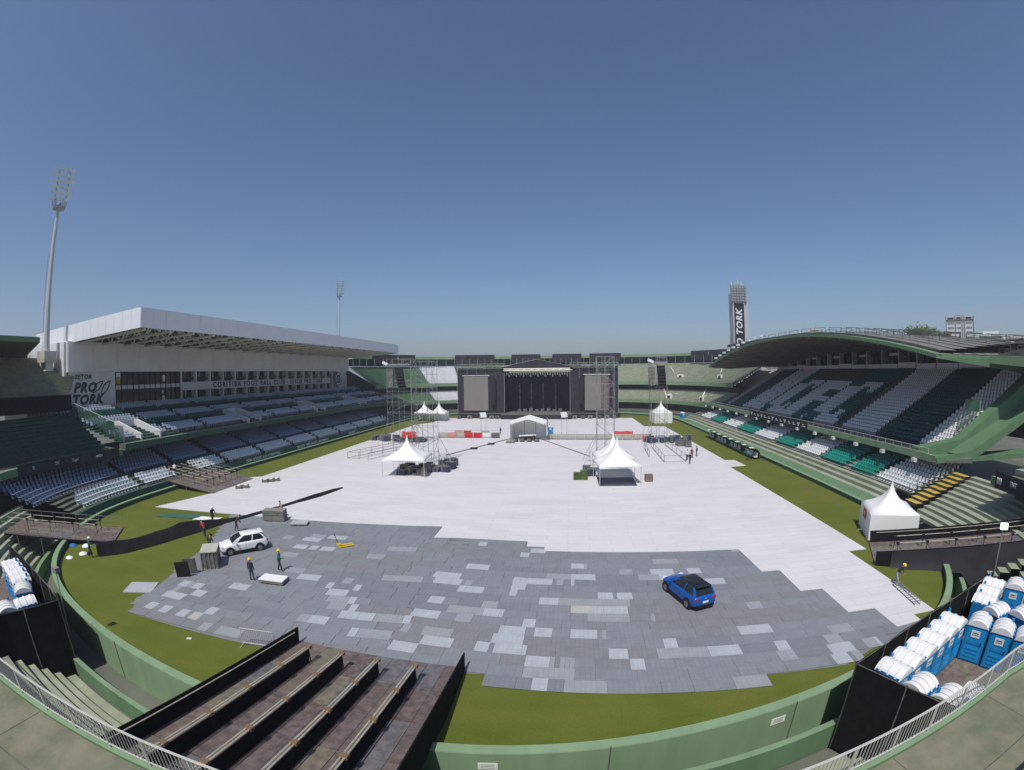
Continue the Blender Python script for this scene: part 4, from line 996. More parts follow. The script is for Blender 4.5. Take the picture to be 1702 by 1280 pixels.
cloth_fence('cloth_fence', 'black cloth fence behind the left hand blue toilets facing the pitch', FL, 3.0, -1.5)
cloth_fence('cloth_fence', 'black cloth side screen closing the left hand toilet enclosure', [FL[0], (-26.2, 10.3), (-26.8, 8.8), (-27.2, 7.2)], 3.0, -1.6)
mb = MB(); mb.prism([(-26.2, 11.4), (-38.4, 14.0), (-37, 9), (-27.6, 7.0)], .5, .7, 'wood_brown2', 'black_paint'); tag(mb.build('toilet_deck'), 'plywood deck under the left hand blue toilets', 'deck')
# lamp on a mast by the toilets
t = thing('lamp_mast', 'white work lamp on a thin mast at the far corner of the right toilet fence', 'lamp', (25.4, 18.9, .5))
mb = MB(); mb.tube((25.4, 18.9, .5), (25.4, 18.9, 5.6), .035, 'galv', 6); mb.build('mast', t)
mb = MB(); mb.box((25.3, 18.75, 5.75), (.42, .2, .34), 'work_lamp', rz=-.6); mb.build('lamp_head', t)
t = thing('lamp_mast', 'small work lamp on a thin mast by the left hand black fence', 'lamp', (-26.1, 12.0, .5))
mb = MB(); mb.tube((-26.1, 12.0, .5), (-26.5, 12.4, 4.2), .03, 'galv', 6); mb.build('mast', t)
mb = MB(); mb.box((-26.5, 12.4, 4.3), (.45, .3, .3), 'conc_grey'); mb.build('lamp_head', t)
# notices on the near pitch wall
for x, y in ((-2.9, 12.75), (9.0, 15.3)):
    s = S(x, y); px_, py_ = P(s, .505); nx, ny = NRM(s); mb = MB()
    mb.box((px_, py_, -.15), (.75, .02, .36), 'paper', rz=math.atan2(ny, nx) + 1.5708); sg = mb.build('notice')
    tag(sg, {-2.9: 'white notice on the green wall just right of the big ramp', 9.0: 'white notice on the green wall by the black toilet screen'}[x], 'notice')
    for q in range(3):
        m2 = MB(); m2.box((px_ + nx * .013, py_ + ny * .013, -.06 - .09 * q), (.5, .004, .03), 'conc_grey', rz=math.atan2(ny, nx) + 1.5708); m2.build('print_line', sg)
# ================================================================== STAGE
SY = 141.0
st = thing('concert_stage', 'large black concert stage with peaked roof and two tall grey screens', 'stage', (-9.9, SY + 6, 0))
def bx(name, c, d, k, parent=st, rz=0): m_ = MB(); m_.box(c, d, k, rz); return m_.build(name, parent)
for i in range(12):
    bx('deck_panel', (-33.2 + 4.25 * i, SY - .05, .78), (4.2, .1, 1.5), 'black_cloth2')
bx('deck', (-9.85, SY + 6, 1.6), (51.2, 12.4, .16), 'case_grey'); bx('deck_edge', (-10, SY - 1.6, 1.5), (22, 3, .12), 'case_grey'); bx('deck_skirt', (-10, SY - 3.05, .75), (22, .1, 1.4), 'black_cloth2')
for x0, x1 in ((-35.4, -20.2), (.5, 15.6)):
    n = 5
    for i in range(n):
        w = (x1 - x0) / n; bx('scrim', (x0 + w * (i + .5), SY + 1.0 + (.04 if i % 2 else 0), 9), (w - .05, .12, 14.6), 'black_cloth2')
    bx('scrim', (x0, SY + 6, 8.6), (.12, 10, 13.6), 'black_cloth'); bx('scrim', (x1, SY + 6, 8.6), (.12, 10, 13.6), 'black_cloth')
    fr = MB()
    for z in (15.9, 17.4):
        for y in (SY + .4, SY + 3): fr.tube((x0, y, z), (x1, y, z), .07, 'green_light', 4)
    for i in range(13):
        x = x0 + (x1 - x0) * i / 12; fr.tube((x, SY + .4, 15.9), (x, SY + .4, 17.4), .06, 'green_light', 4)
        if i < 12: fr.tube((x, SY + .4, 15.9 if i % 2 else 17.4), (x + (x1 - x0) / 12, SY + .4, 17.4 if i % 2 else 15.9), .05, 'green_light', 4)
    for x in (x0, x1): fr.tube((x, SY + .35, 0), (x, SY + .35, 17.5), .1, 'galv', 4)
    fr.build('roof_frame', st)
    for i in range(6): bx('hoist', (x0 + 1.2 + (x1 - x0 - 2) * i / 5, SY + .3, 16.6), (.5, .4, .5), 'galv')
for x, w, d in ((-29.45, 8.0, 0), (8.9, 7.5, 0)):
    sc = bx('screen', (x, SY + .7, 7.9), (w, .3, 10.9), 'screen')
    nx_ = 4
    for i in range(nx_):
        for j in range(5): bx('screen_tile', (x - w / 2 + w * (i + .5) / nx_, SY + .53, 2.45 + 10.9 * (j + .5) / 5), (w / nx_ - .02, .04, 10.9 / 5 - .02), 'screen', sc)
    bx('screen_beam', (x, SY + .6, 13.7), (w + .9, .4, .32), 'conc_pale')
bx('half_built_strip', (11.5, SY + .48, 8.2), (2.6, .05, 10.2), 'wood_brown')  # darker half-built part of the right screen
# main opening
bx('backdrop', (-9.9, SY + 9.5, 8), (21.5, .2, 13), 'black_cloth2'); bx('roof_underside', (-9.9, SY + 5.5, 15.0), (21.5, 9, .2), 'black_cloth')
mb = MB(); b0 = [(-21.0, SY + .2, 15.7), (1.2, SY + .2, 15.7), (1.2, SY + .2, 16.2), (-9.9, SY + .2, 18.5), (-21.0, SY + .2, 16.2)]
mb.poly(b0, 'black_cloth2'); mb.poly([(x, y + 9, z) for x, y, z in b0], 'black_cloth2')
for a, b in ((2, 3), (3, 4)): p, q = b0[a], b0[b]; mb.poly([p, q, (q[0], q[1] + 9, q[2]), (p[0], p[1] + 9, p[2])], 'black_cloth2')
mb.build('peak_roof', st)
mb = MB(); mb.tube((-21, SY + .1, 16.3), (-9.9, SY + .1, 18.6), .05, 'galv', 5); mb.tube((1.2, SY + .1, 16.3), (-9.9, SY + .1, 18.6), .05, 'galv', 5); mb.build('roof_edge', st)
mb = MB()
for i in range(19): x = -20 + 20.2 * i / 18; mb.tube((x, SY, 15.2), (x + 1.1, SY, 15.6 if i % 2 else 15.2), .1, 'cream_steel', 4)
for z in (15.15, 15.7): mb.tube((-20.4, SY, z), (.6, SY, z), .13, 'cream_steel', 5)
mb.build('front_truss', st)
for i in range(26):
    x = -19.4 + 19 * i / 25; mb = MB(); z = 14.4 - .5 * (i % 3 == 1)
    mb.tube((x, SY + .1, z + .8), (x, SY + .1, z), .1, 'galv', 5); mb.tube((x, SY + .1, z), (x + .1, SY - .2, z - .7), .2, 'case_grey', 6); mb.build('stage_light', st)
for x in (-16, -12.2, -8.3, -4.2):
    mb = MB(); mb.tube((x, SY + 7, 2), (x, SY + 7, 11), .18, 'case_grey', 5)
    for z in (6.2, 8.4, 10.2): mb.box((x, SY + 6.7, z), (.55, .4, .7), 'case_grey')
    mb.build('light_tower', st)
mb = MB()
for i in range(8): mb.box((-16 + 1.9 * i, SY + 5, 2.1), (1.1, .8, .8 + .4 * (i % 3)), 'case_grey')
o = mb.build('backline_gear', st); o['kind'] = 'stuff'
for x in (-23.6, 3.9): bx('speaker_column', (x, SY + .2, 8.5), (1.3, .9, 8.0), 'black_paint')
for i, x in enumerate((-34.5, -31.0, -27.2, -24, -22.2, 1.9, 4.4, 6.6, 9.4, 11.8, 14.0)):
    mb = MB(); mb.box((x, SY - 2.2, .55), (1.1 + .3 * (i % 2), .8, 1.1), 'conc_grey' if i % 2 else 'case_grey'); mb.box((x, SY - 2.62, .6), (.5, .03, .5), 'black_paint')
    tag(mb.build('equipment_case'), 'grey equipment case on the floor in front of the stage wings', 'case', 'equipment cases in front of the stage')
for x in (-19.2, -1.0):
    t = thing('sun_shade', 'small bright white cloth canopy on poles %s of the mixing tent' % ('left' if x < -10 else 'right'), 'canopy', (x, 100, 0)); mb = MB()
    for a in (-.55, .55): mb.tube((x + a, 100, 0), (x + a, 100, 4.6), .05, 'galv', 4)
    mb.build('post', t); mb = MB(); mb.box((x, 100, 5.0), (1.4, .1, 1.15), 'bag_white', axes=((1, 0, .05), (0, 1, 0), (-.2, 0, 1))); mb.build('cloth', t)

# ================================================================== SCAFFOLD TOWERS
def scaffold(label, x, y, w, d, h, spk=False, legs=True, bays=6, k='galv'):
    t = thing('scaffold_tower', label, 'scaffolding', (x, y, 0)); ns = int(h / 2)
    mb = MB(); r_ = .03
    cor = [(-w/2, -d/2), (w/2, -d/2), (w/2, d/2), (-w/2, d/2), (0, -d/2), (0, d/2)]
    for a, b in cor: mb.tube((x + a, y + b, 0), (x + a, y + b, h), r_ * 1.25, k, 5)
    mb.build('upright', t)
    for i in range(ns + 1):
        z = h * i / ns; mb = MB()
        for a in range(4): p, q = cor[a], cor[(a + 1) % 4]; mb.tube((x + p[0], y + p[1], z), (x + q[0], y + q[1], z), r_, k, 4)
        if i < ns:
            z2 = h * (i + 1) / ns; s_ = 1 if i % 2 else -1
            for b in (-d/2, d/2): mb.tube((x - s_ * w/2, y + b, z), (x + s_ * w/2, y + b, z2), r_ * .8, k, 4)
            for a in (-w/2, w/2): mb.tube((x + a, y - s_ * d/2, z), (x + a, y + s_ * d/2, z2), r_ * .8, k, 4)
        mb.build('brace', t)
    if legs:
        for sx, sy in ((-1, -1), (1, -1), (1, 1), (-1, 1)):
            mb = MB(); a = (x + sx * (w/2 + 2.2), y + sy * (d/2 + 1.2), 0); mb.tube(a, (x + sx * w/2, y + sy * d/2, 4.6), r_, k, 4); mb.tube(a, (x + sx * w/2, y + sy * d/2, .2), r_, k, 4); mb.tube((x + sx * (w/2 + 1.1), y + sy * (d/2 + .6), 0), (x + sx * (w/2 + 1.1), y + sy * (d/2 + .6), 2.3), r_, k, 4); mb.build('outrigger', t)
    if spk:
        for i in range(7):
            mb = MB(); mb.box((x + .2 + .07 * i, y - d/2 - .35 + .02 * i * i, h - 2.1 - .62 * i), (1.5, .8, .58), 'black_paint', axes=((1, 0, 0), (0, 1, -.05 * i), (0, .05 * i, 1))); mb.build('speaker_box', t)
        for i in range(6):
            mb = MB(); mb.box((x - 1.6, y - d/2 - .2, h - 2.4 - .6 * i), (1.2, .7, .56), 'case_grey'); mb.build('speaker_box', t)
        mb = MB(); mb.box((x - .4, y - d / 2, h - 1.2), (w + .6, .5, .35), 'galv'); mb.box((x + .6, y, h - .2), (2.2, 1.4, .12), 'case_grey'); mb.box((x - w/2 - .2, y - d/2 - .3, h - .9), (1.2, .3, .5), 'bag_white', axes=((.9, 0, -.4), (0, 1, 0), (.4, 0, .9)));  mb.build('speaker_beam', t)
    return t
scaffold('tall scaffold tower with black speaker boxes, left one of the rear pair', -33.9, 87.5, 5.2, 3, 17.6, True)
scaffold('slender bare scaffold tower behind the left white tent', -22.3, 67.5, 3.4, 2.6, 16.4)
scaffold('tall bare scaffold tower behind the twin white tents', 5.75, 70.5, 2.7, 2.4, 16.8)
scaffold('scaffold tower hung with black speaker boxes, right one of the rear pair', 18.0, 90, 3.2, 2.6, 17.4, True)

# ================================================================== TENTS
def pagoda(label, x, y, size, rz, eave, peak, walls=(), name='pagoda_tent', floor=False):
    t = thing(name, label, 'tent', (x, y, 0), rz); h = size / 2; n = 9
    mb = MB(); rows = []
    for i in range(n + 1):
        u = i / n; r_ = h * (1 - u) ** 1.75 + .06 * u; z = eave + (peak - eave) * u ** 1.0 * (.62 + .38 * u)
        ring_ = []
        for (ax_, ay_), (bx_, by_) in zip(((-1,-1),(1,-1),(1,1),(-1,1)), ((1,-1),(1,1),(-1,1),(-1,-1))):
            for q in range(4): f = q / 4; sag = 1 - .035 * math.sin(math.pi * f) * (1 - u); ring_.append(((ax_ + (bx_ - ax_) * f) * r_ * sag, (ay_ + (by_ - ay_) * f) * r_ * sag, z))
        rows.append(ring_)
    rows = [[(p[0], p[1], p[2] - .28) for p in rows[0]]] + rows
    mb.grid(rows, 'tent_white', True); mb.sphere((0, 0, peak + .05), .09, 'tent_white', 6); mb.build('canopy', t, world=False, smooth=True)
    for a, b in ((-1,-1),(1,-1),(1,1),(-1,1)): m2 = MB(); m2.tube((a * (h - .05), b * (h - .05), 0), (a * (h - .05), b * (h - .05), eave), .045, 'rail_white', 6); m2.build('leg', t, world=False)
    m2 = MB()
    for (a, b), (c, d) in zip(((-1,-1),(1,-1),(1,1),(-1,1)), ((1,-1),(1,1),(-1,1),(-1,-1))): m2.tube((a * (h-.05), b * (h-.05), eave - .1), (c * (h-.05), d * (h-.05), eave - .1), .035, 'rail_white', 5)
    m2.build('eave_bar', t, world=False)
    W_ = {'front': ((-h, -h), (h, -h)), 'right': ((h, -h), (h, h)), 'back': ((h, h), (-h, h)), 'left': ((-h, h), (-h, -h))}
    for w in walls:
        (ax_, ay_), (bx_, by_) = W_[w]; m2 = MB(); rows = []
        for i in range(9):
            f = i / 8; g = .03 * math.sin(i * 2.2); rows.append([(ax_ + (bx_ - ax_) * f + g, ay_ + (by_ - ay_) * f + g, .02), (ax_ + (bx_ - ax_) * f - g * .5, ay_ + (by_ - ay_) * f, eave * .5), (ax_ + (bx_ - ax_) * f, ay_ + (by_ - ay_) * f, eave - .06)])
        m2.grid(rows, 'tent_white'); m2.build('side_wall', t, world=False, smooth=True)
    return t
pagoda('white pagoda tent standing alone over dark gear on the left of the white floor', -23.1, 61.3, 6.1, .12, 2.55, 5.5)
pagoda('front one of the twin white pagoda tents by the bare scaffold tower', 6.3, 58.6, 5.4, .10, 2.6, 5.9)
pagoda('rear one of the twin white pagoda tents by the bare scaffold tower', 6.3, 63.6, 5.2, .10, 2.6, 5.9)
for lb, x, y in (('left one of two small white tents beside the left screen', -44.4, 134), ('right one of two small white tents beside the left screen', -39.3, 133)): pagoda('white pagoda tent, ' + lb, x, y, 5.0, 0, 2.6, 6.0, ('back',))
pagoda('white pagoda tent with closed sides on the far right by the green terraces', 26.4, 128, 5.2, .1, 3.0, 6.2, ('front', 'left', 'right'))
ct = pagoda('white first aid tent with a red cross sign near the right stand', 29.15, 34.55, 4.5, -.42, 2.35, 4.75, ('front', 'right', 'left', 'back'))
mb = MB(); mb.box((-2.29, .1, 1.75), (.03, 1.25, .85), 'red'); sg = mb.build('sign', ct, world=False)
mb = MB(); mb.box((-2.31, .1, 1.78), (.02, .16, .5), 'letter_white'); mb.box((-2.311, .1, 1.78), (.02, .46, .16), 'letter_white'); mb.build('cross', sg, world=False)
# floor and cloth inside the twin tents
mb = MB(); mb.box((6.3, 58.3, .075), (4.9, 4.6, .04), 'case_blue'); tag(mb.build('tent_mat'), 'dark mat on the floor under the front twin tent', 'mat')
# gable tent of the mixing position
ft = thing('mixing_tent', 'white gabled tent over the sound desk in the middle of the floor', 'tent', (-8.7, 96, 0))
x0, x1, ya, yb = -12.2, -5.0, 93.5, 99.5
mb = MB()
for s_ in (0, 1):
    a, b = ((x0 - .3, 3.9), (-8.6, 5.1)) if s_ == 0 else ((-8.6, 5.1), (x1 + .3, 3.9))
    mb.poly([(a[0], ya, a[1]), (b[0], ya, b[1]), (b[0], yb, b[1]), (a[0], yb, a[1])], 'tent_white'); mb.poly([(a[0], ya, a[1] - .4), (b[0], ya, b[1] - .4), (b[0], ya, b[1]), (a[0], ya, a[1])], 'tent_white')
mb.build('canopy', ft)
for x in (x0, -9.8, -7.4, x1):
    mb = MB(); mb.tube((x, ya, 0), (x, ya, 3.8), .06, 'galv', 5); mb.build('post', ft); mb = MB(); mb.tube((x, yb, 0), (x, yb, 3.8), .06, 'galv', 5); mb.build('post', ft)
mb = MB(); mb.box((-8.6, yb, 2.0), (7.2, .03, 3.8), 'tent_white'); mb.build('side_wall', ft); mb = MB(); mb.box((x0, 96.5, 2), (.03, 6, 3.8), 'tent_white'); mb.build('side_wall', ft)
mb = MB(); mb.tube((x1 + .8, 95, 0), (x1 + .4, 95, 5), .1, 'wood_brown', 5); mb.tube((x1 + 1.6, 95, 1.8), (x1 + .4, 95, 5), .08, 'rail_tan', 5); mb.build('brace', ft)
mb = MB(); mb.box((-8.7, 95, 1.1), (3.6, 1.4, .15), 'tent_white', axes=((1, 0, .05), (0, 1, 0), (0, 0, 1))); mb.box((-8.7, 95, .6), (3.2, 1.0, .9), 'black_paint'); tag(mb.build('sound_desk'), 'sound desk under a white cover inside the mixing tent', 'desk')
for i, x in enumerate((-11, -9.7, -8.2, -6.6)):
    mb = MB(); mb.box((x, 93.0, .45), (1.0, .7, .8), 'black_paint'); mb.box((x, 92.64, .5), (.8, .02, .5), 'case_grey'); tag(mb.build('equipment_case'), 'black equipment case in a row before the mixing tent', 'case', 'cases before the mixing tent')
mb = MB()
for i in range(5): mb.box((-12.0, 90.9 + .4 * i, .08 + .14 * i), (1.7, .45, .06), 'conc_grey')
for x in (-12.85, -11.15): mb.tube((x, 90.7, .1), (x, 92.7, .75), .05, 'galv', 4)
tag(mb.build('steps'), 'small metal steps at the left corner of the mixing tent', 'steps')
toilet(-4.1, 102.5, 0, 'blue portable toilet standing alone beside the mixing tent', .05); toilet(34.2, 133.5, .3, 'blue portable toilet by the far right green terraces', .05)
# barriers across the floor
def barrier(x, y, rz, k1, k2, label, group):
    t = thing('crowd_barrier', label, 'barrier', (x, y, 0), rz, group); m_ = MB()
    m_.box((0, 0, .03), (1.95, 1.0, .05), k1); m_.build('base', t, world=False)
    m_ = MB(); m_.box((0, .05, .62), (1.95, .05, 1.1), k2); m_.build('panel', t, world=False)
    m_ = MB(); m_.tube((-.97, .05, 1.2), (.97, .05, 1.2), .03, 'galv', 4); m_.tube((-.9, -.4, .06), (-.9, .05, 1.1), .03, 'galv', 4); m_.tube((.9, -.4, .06), (.9, .05, 1.1), .03, 'galv', 4); m_.build('rail', t, world=False)
for i in range(7):
    k = ('conc_pale', 'red_faded', 'conc_pale', 'red', 'red', 'tent_white', 'case_grey')[i]
    barrier(-28.2 + 2.0 * i, 97.8 + .1 * i, 0, 'red_faded' if i < 5 else 'conc_pale', k, {'red': 'red crowd barrier left of the mixing tent', 'red_faded': 'faded red crowd barrier left of the mixing tent', 'tent_white': 'white crowd barrier left of the mixing tent', 'case_grey': 'dark grey crowd barrier left of the mixing tent', 'conc_pale': 'pale crowd barrier left of the mixing tent'}[k], 'barriers left of the mixing tent')
for i in range(6):
    k = ('tent_white', 'red_faded', 'red', 'tent_white', 'conc_pale', 'tent_white')[i]
    barrier(-27.5 + 2.1 * i, 101.5, 0, 'tent_white', k, 'low white and red barrier in the second row left of the mixing tent', 'second row of barriers left')
for i in range(11):
    barrier(-3.6 + 2.02 * i, 96.6 - .12 * i, 0, 'red_faded' if 2 < i < 8 else 'conc_pale', 'conc_pale', 'pale grey crowd barrier in the row right of the mixing tent', 'barriers right of the mixing tent')
for x, y, w, z, l in ((-33.2, 89.5, 3.2, 2.4, 'red cloth hung on the left speaker tower'), (12.0, 99, 4.4, 1.4, 'red folded cover on barriers right of the mixing tent'), (16.2, 93.5, 1.6, 1.1, 'red cover beside the right speaker tower')):
    mb = MB(); mb.grid([[(x - w / 2 + w * q / 6, y, z + .06 * math.sin(q * 2)), (x - w / 2 + w * q / 6, y - .25 + .08 * math.sin(q * 3), z - .7), (x - w / 2 + w * q / 6, y - .3, max(.08, z - 1.3))] for q in range(7)], 'red'); tag(mb.build('red_cloth'), l, 'cloth')
# rows of cases and gear by the towers
def gear(name, label, x, y, n, w, d, kset, seed, group=None):
    r2 = random.Random(seed)
    for i in range(n):
        mb = MB(); a = x + r2.uniform(-w, w); b = y + r2.uniform(-d, d); h = r2.uniform(.5, 1.3); k = r2.choice(kset); s1, s2 = r2.uniform(.7, 1.4), r2.uniform(.6, 1.0); rz = r2.uniform(-.2, .2)
        mb.box((a, b, .06 + h / 2), (s1, s2, h), k, rz=rz); mb.box((a, b, .06 + h + .02), (s1 + .04, s2 + .04, .05), 'case_grey', rz=rz)
        for q in (-.3, .3): mb.box((a + q * s1, b - s2 / 2, .06 + h * .55), (.09, .06, h * .8), 'galv', rz=rz)
        tag(mb.build(name), label, 'case', group)
gear('equipment_case', 'dark blue equipment case among the gear at the foot of the left speaker tower', -36.8, 91, 30, 6.3, 1.6, ['case_blue', 'case_blue', 'case_grey'], 3, 'cases at the left speaker tower')
gear('equipment_case', 'dark blue equipment case among the gear at the foot of the right speaker tower', 20.5, 91.5, 26, 4.6, 1.7, ['case_blue', 'case_blue', 'case_grey'], 5, 'cases at the right speaker tower')
gear('equipment_case', 'dark equipment case stored under the left white tent', -22.3, 62.3, 20, 2.3, 2.4, ['case_grey', 'case_blue', 'black_paint'], 8, 'cases under the left tent')
gear('equipment_case', 'dark blue equipment case beside the slender scaffold tower', -18.5, 65.5, 14, 1.4, 2.6, ['case_blue'], 9, 'cases beside the slender tower')
gear('equipment_case', 'dark equipment case behind the twin white tents', 2.6, 62.5, 7, .9, 1.6, ['case_blue', 'tarp_green', 'case_grey'], 11, 'cases behind the twin tents')
gear('equipment_case', 'grey equipment case beside the right hand railings', 22.5, 86, 7, 1.6, 2.2, ['case_grey'], 13, 'cases beside the right hand railings')
for x, y, w, l in ((1.6, 59.8, 1.9, 'olive green box left of the front twin tent'), (10.6, 58.4, 1.0, 'small brown crate right of the twin white tents')):
    t = thing('crate', l, 'crate', (x, y, 0)); mb = MB(); k = 'leaf' if w > 1.5 else 'wood_brown3'
    mb.box((x, y, .5), (w, 1.0, .9), k); mb.build('box', t); mb = MB()
    for q in (-.35, 0, .35): mb.box((x + q * w, y - .52, .5), (.1, .04, .85), 'rust' if w < 1.5 else 'green_dark')
    mb.build('batten', t)
# railings standing on the white floor
def lane(label, pts_list, h=1.15):
    t = thing('lane_rail', label, 'railing', (pts_list[0][0][0], pts_list[0][0][1], 0))
    for p in pts_list: railing(t, [(x, y, .05) for x, y in p], h, 'galv', 3.2, 2, 0, .045, 'rail_run')
lane('grey metal lane railings on the floor left of the left tent', [[(-37.6, 70.1), (-32.6, 84.6)], [(-33.3, 69.4), (-29.8, 80)], [(-37.6, 70.1), (-35.4, 70.1)], [(-35.4, 70.1), (-31.5, 82)]])
lane('grey metal lane railings on the floor right of the twin tents', [[(15.2, 70.4), (15.9, 86)], [(18.8, 70.5), (19.0, 88)], [(15.2, 70.4), (18.8, 70.5)], [(13.6, 75), (14.2, 84)]])
# cable covers
for l, p in (('black cable ramp running diagonally from the left tent to the mixing tent', [(-21.5, 76), (-12.8, 97)]), ('thin black cable ramp running diagonally from the mixing tent to the twin tents', [(-6.6, 98), (3.6, 76.5)])):
    t = thing('cable_ramp', l, 'cable cover', (*p[0], 0)); a, b = Vector(p[0]), Vector(p[1]); n = 18; d = (b - a).normalized()
    for i in range(n):
        q = a.lerp(b, (i + .5) / n); mb = MB(); mb.box((q[0], q[1], .08), ((b - a).length / n - .03, .34 if 'left' in l else .22, .07), 'black_paint', rz=math.atan2(d[1], d[0])); mb.build('cover_piece', t)
for q in (.35, .62):
    p = Vector((-21.5, 76)).lerp(Vector((-12.8, 97)), q); mb = MB(); mb.box((p[0] + .5, p[1], .16), (1.3, 1.3, .2), 'black_paint'); tag(mb.build('cable_box'), 'black cable box on the diagonal cable ramp, %s' % ('nearer the left tent' if q < .5 else 'nearer the mixing tent'), 'box')
# big black sheet being pulled off the grass
mb = MB(); cl = [(-37.3, 21.7), (-36.3, 23.8), (-35.7, 26), (-35.4, 28.2), (-35.0, 30), (-34.6, 31.8), (-33.7, 33.6), (-32.6, 36), (-31.6, 39.2), (-30.6, 43), (-29.6, 46.6), (-28.9, 49.6), (-28.3, 51.6)]
hw = [.3, .8, 1.0, 1.1, 1.25, 1.1, .6, .35, .3, .35, .65, .55, .06]; hh = [1.15, .95, .8, .85, 1.0, .8, .45, .22, .2, .2, .3, .2, .08]
rows = []
for i in range(len(cl) - 1):
    for q in range(4):
        f = q / 4; x = cl[i][0] + (cl[i+1][0] - cl[i][0]) * f; y = cl[i][1] + (cl[i+1][1] - cl[i][1]) * f; w = hw[i] + (hw[i+1] - hw[i]) * f; h = hh[i] + (hh[i+1] - hh[i]) * f
        dx, dy = cl[i+1][0] - cl[i][0], cl[i+1][1] - cl[i][1]; L = math.hypot(dx, dy); nx, ny = dy / L, -dx / L; g = i * 4 + q
        rows.append([(x + nx * w * t_ , y + ny * w * t_, .06 + h * max(0, z_) * (.95 + .05 * math.sin(g * .9 + t_ * 5))) for t_, z_ in ((1.0 + .06 * math.sin(g * .7), 0), (.7, .3), (.35, .68), (.1, .97), (-.1, 1.0), (-.3, .6), (-.5, .2), (-.8, 0))])
mb.grid(rows, 'black_cloth'); tag(mb.build('black_sheet', smooth=True), 'long black sheet being dragged over the grass and across the white floor', 'sheet')
mb = MB(); mb.grid([[(-42 + 4.8 * i / 8, 32.4 + 1.6 * i / 8 + j * 1.5 / 3, .03 + .03 * math.sin(i * 2 + j)) for j in range(4)] for i in range(9)], 'tarp_green'); tag(mb.build('green_tarpaulin'), 'green tarpaulin lying flat on the grass by the corner of the white floor', 'tarpaulin')
mb = MB(); mb.grid([[(-37.2 + 2.6 * i / 6, 33.4 + .7 * i / 6 + j * 1.3 / 3, .07 + .03 * math.sin(i * 1.3 + j * 2)) for j in range(4)] for i in range(7)], 'tent_white'); tag(mb.build('white_sheet'), 'white sheet on the ground behind the man pulling the black sheet', 'sheet')
for i, (x, y, s_, k, l) in enumerate(((-39.2, 19.9, .42, 'bag_white', 'white bag on the grass nearest the green wall'), (-39.0, 21.2, .5, 'bag_white', 'white bag with a dark cloth over it on the grass'), (-40.6, 22.6, .55, 'bag_white', 'large white bag by the blue cloth on the grass'), (-41.9, 21.9, .5, 'bag_blue', 'blue cloth heaped against the pitch wall'), (-38.5, 21.6, .35, 'black_cloth', 'small dark cloth beside the white bags'))):
    s_ *= .75; mb = MB(); r2 = random.Random(i); rows = []
    for a in range(6):
        t_ = a / 5; rows.append([(x + s_ * (1.15 - t_) * (1 + .2 * r2.random()) * math.cos(2 * math.pi * q / 9), y + s_ * (1.15 - t_) * (.8 + .3 * r2.random()) * math.sin(2 * math.pi * q / 9), .02 + .2 * t_ ** .7) for q in range(9)])
    mb.grid(rows, k, True); mb.poly(rows[-1], k); tag(mb.build('sack', smooth=True), l, 'bag')

# ================================================================== STACKS AND CONTAINERS ON THE GREY FLOOR
def crate_mesh(label, x, y, rz, w, d, h, top, side, name='mesh_container'):
    t = thing(name, label, 'container', (x, y, .055), rz); m_ = MB(); m_.box((0, 0, h / 2), (w - .08, d - .08, h - .05), side); m_.build('contents', t, world=False)
    for i in range(int(w / .28) + 1):
        a = -w / 2 + w * i / int(w / .28); m_ = MB()
        for b in (-d/2, d/2): m_.box((a, b, h / 2), (.05, .05, h), 'galv')
        m_.build('upright', t, world=False)
    for i in range(int(d / .28) + 1):
        b = -d / 2 + d * i / int(d / .28); m_ = MB()
        for a in (-w/2, w/2): m_.box((a, b, h / 2), (.05, .05, h), 'galv')
        m_.build('upright', t, world=False)
    m_ = MB(); m_.box((0, 0, h + .03), (w + .08, d + .08, .07), top); m_.build('lid', t, world=False)
    m_ = MB()
    for a in (-w/2 + .15, w/2 - .15): m_.box((a, 0, .04), (.12, d, .1), 'yellow_step')
    m_.build('skid', t, world=False)
    return t
crate_mesh('grey mesh container with a pale lid beside the white car', -26.7, 25.35, .65, 1.25, 1.9, 1.35, 'conc_pale', 'case_grey')
t = thing('panel_stack', 'two dark floor panels standing upright on the grass edge left of the mesh container', 'panels', (-27.0, 22.5, .05), .35)
for q in (0, .14): mb = MB(); mb.box((q * 2, q * 5, .62), (1.05, .09, 1.22), 'case_grey' if q else 'black_paint', axes=((.95, .3, 0), (-.3, .95, .12), (0, -.12, 1))); mb.build('panel', t, world=False)
def flat_stack(label, x, y, rz, w, d, n, k='panel_l', dz=.085, kb='case_grey'):
    t = thing('panel_stack', label, 'panels', (x, y, .055), rz)
    for i in range(n):
        m_ = MB(); m_.box((rnd.uniform(-.03, .03), rnd.uniform(-.03, .03), .1 + dz * (i + .5)), (w, d, dz - .015), k if i == n - 1 else kb if i % 2 else 'conc_grey'); m_.build('panel', t, world=False)
    m_ = MB()
    for a in (-w / 2 + .2, 0, w / 2 - .2): m_.box((a, 0, .05), (.12, d, .1), 'wood_brown3')
    m_.build('pallet', t, world=False)
flat_stack('low stack of white panels on the grey floor beside the man in the dark shirt', -20.1, 24.75, .12, 1.95, 1.0, 3, 'tent_white')
flat_stack('tall stack of grey panels at the edge of the white floor with a man behind', -28.8, 37.0, .3, 2.3, 1.1, 10, 'conc_grey', .1)
flat_stack('low pile of grey panels lying behind the white car', -25.5, 36.6, .35, 1.7, 1.1, 2, 'panel_l')
t = thing('pallet_truck', 'yellow hand pallet truck on the grey floor', 'pallet truck', (-18.5, 32.7, .055), .75)
for b in (-.2, .2): mb = MB(); mb.box((.2, b, .09), (1.2, .15, .07), 'yellow'); mb.tube((.7, b - .05, .05), (.7, b + .05, .05), .05, 'rubber', 8); mb.build('fork', t, world=False)
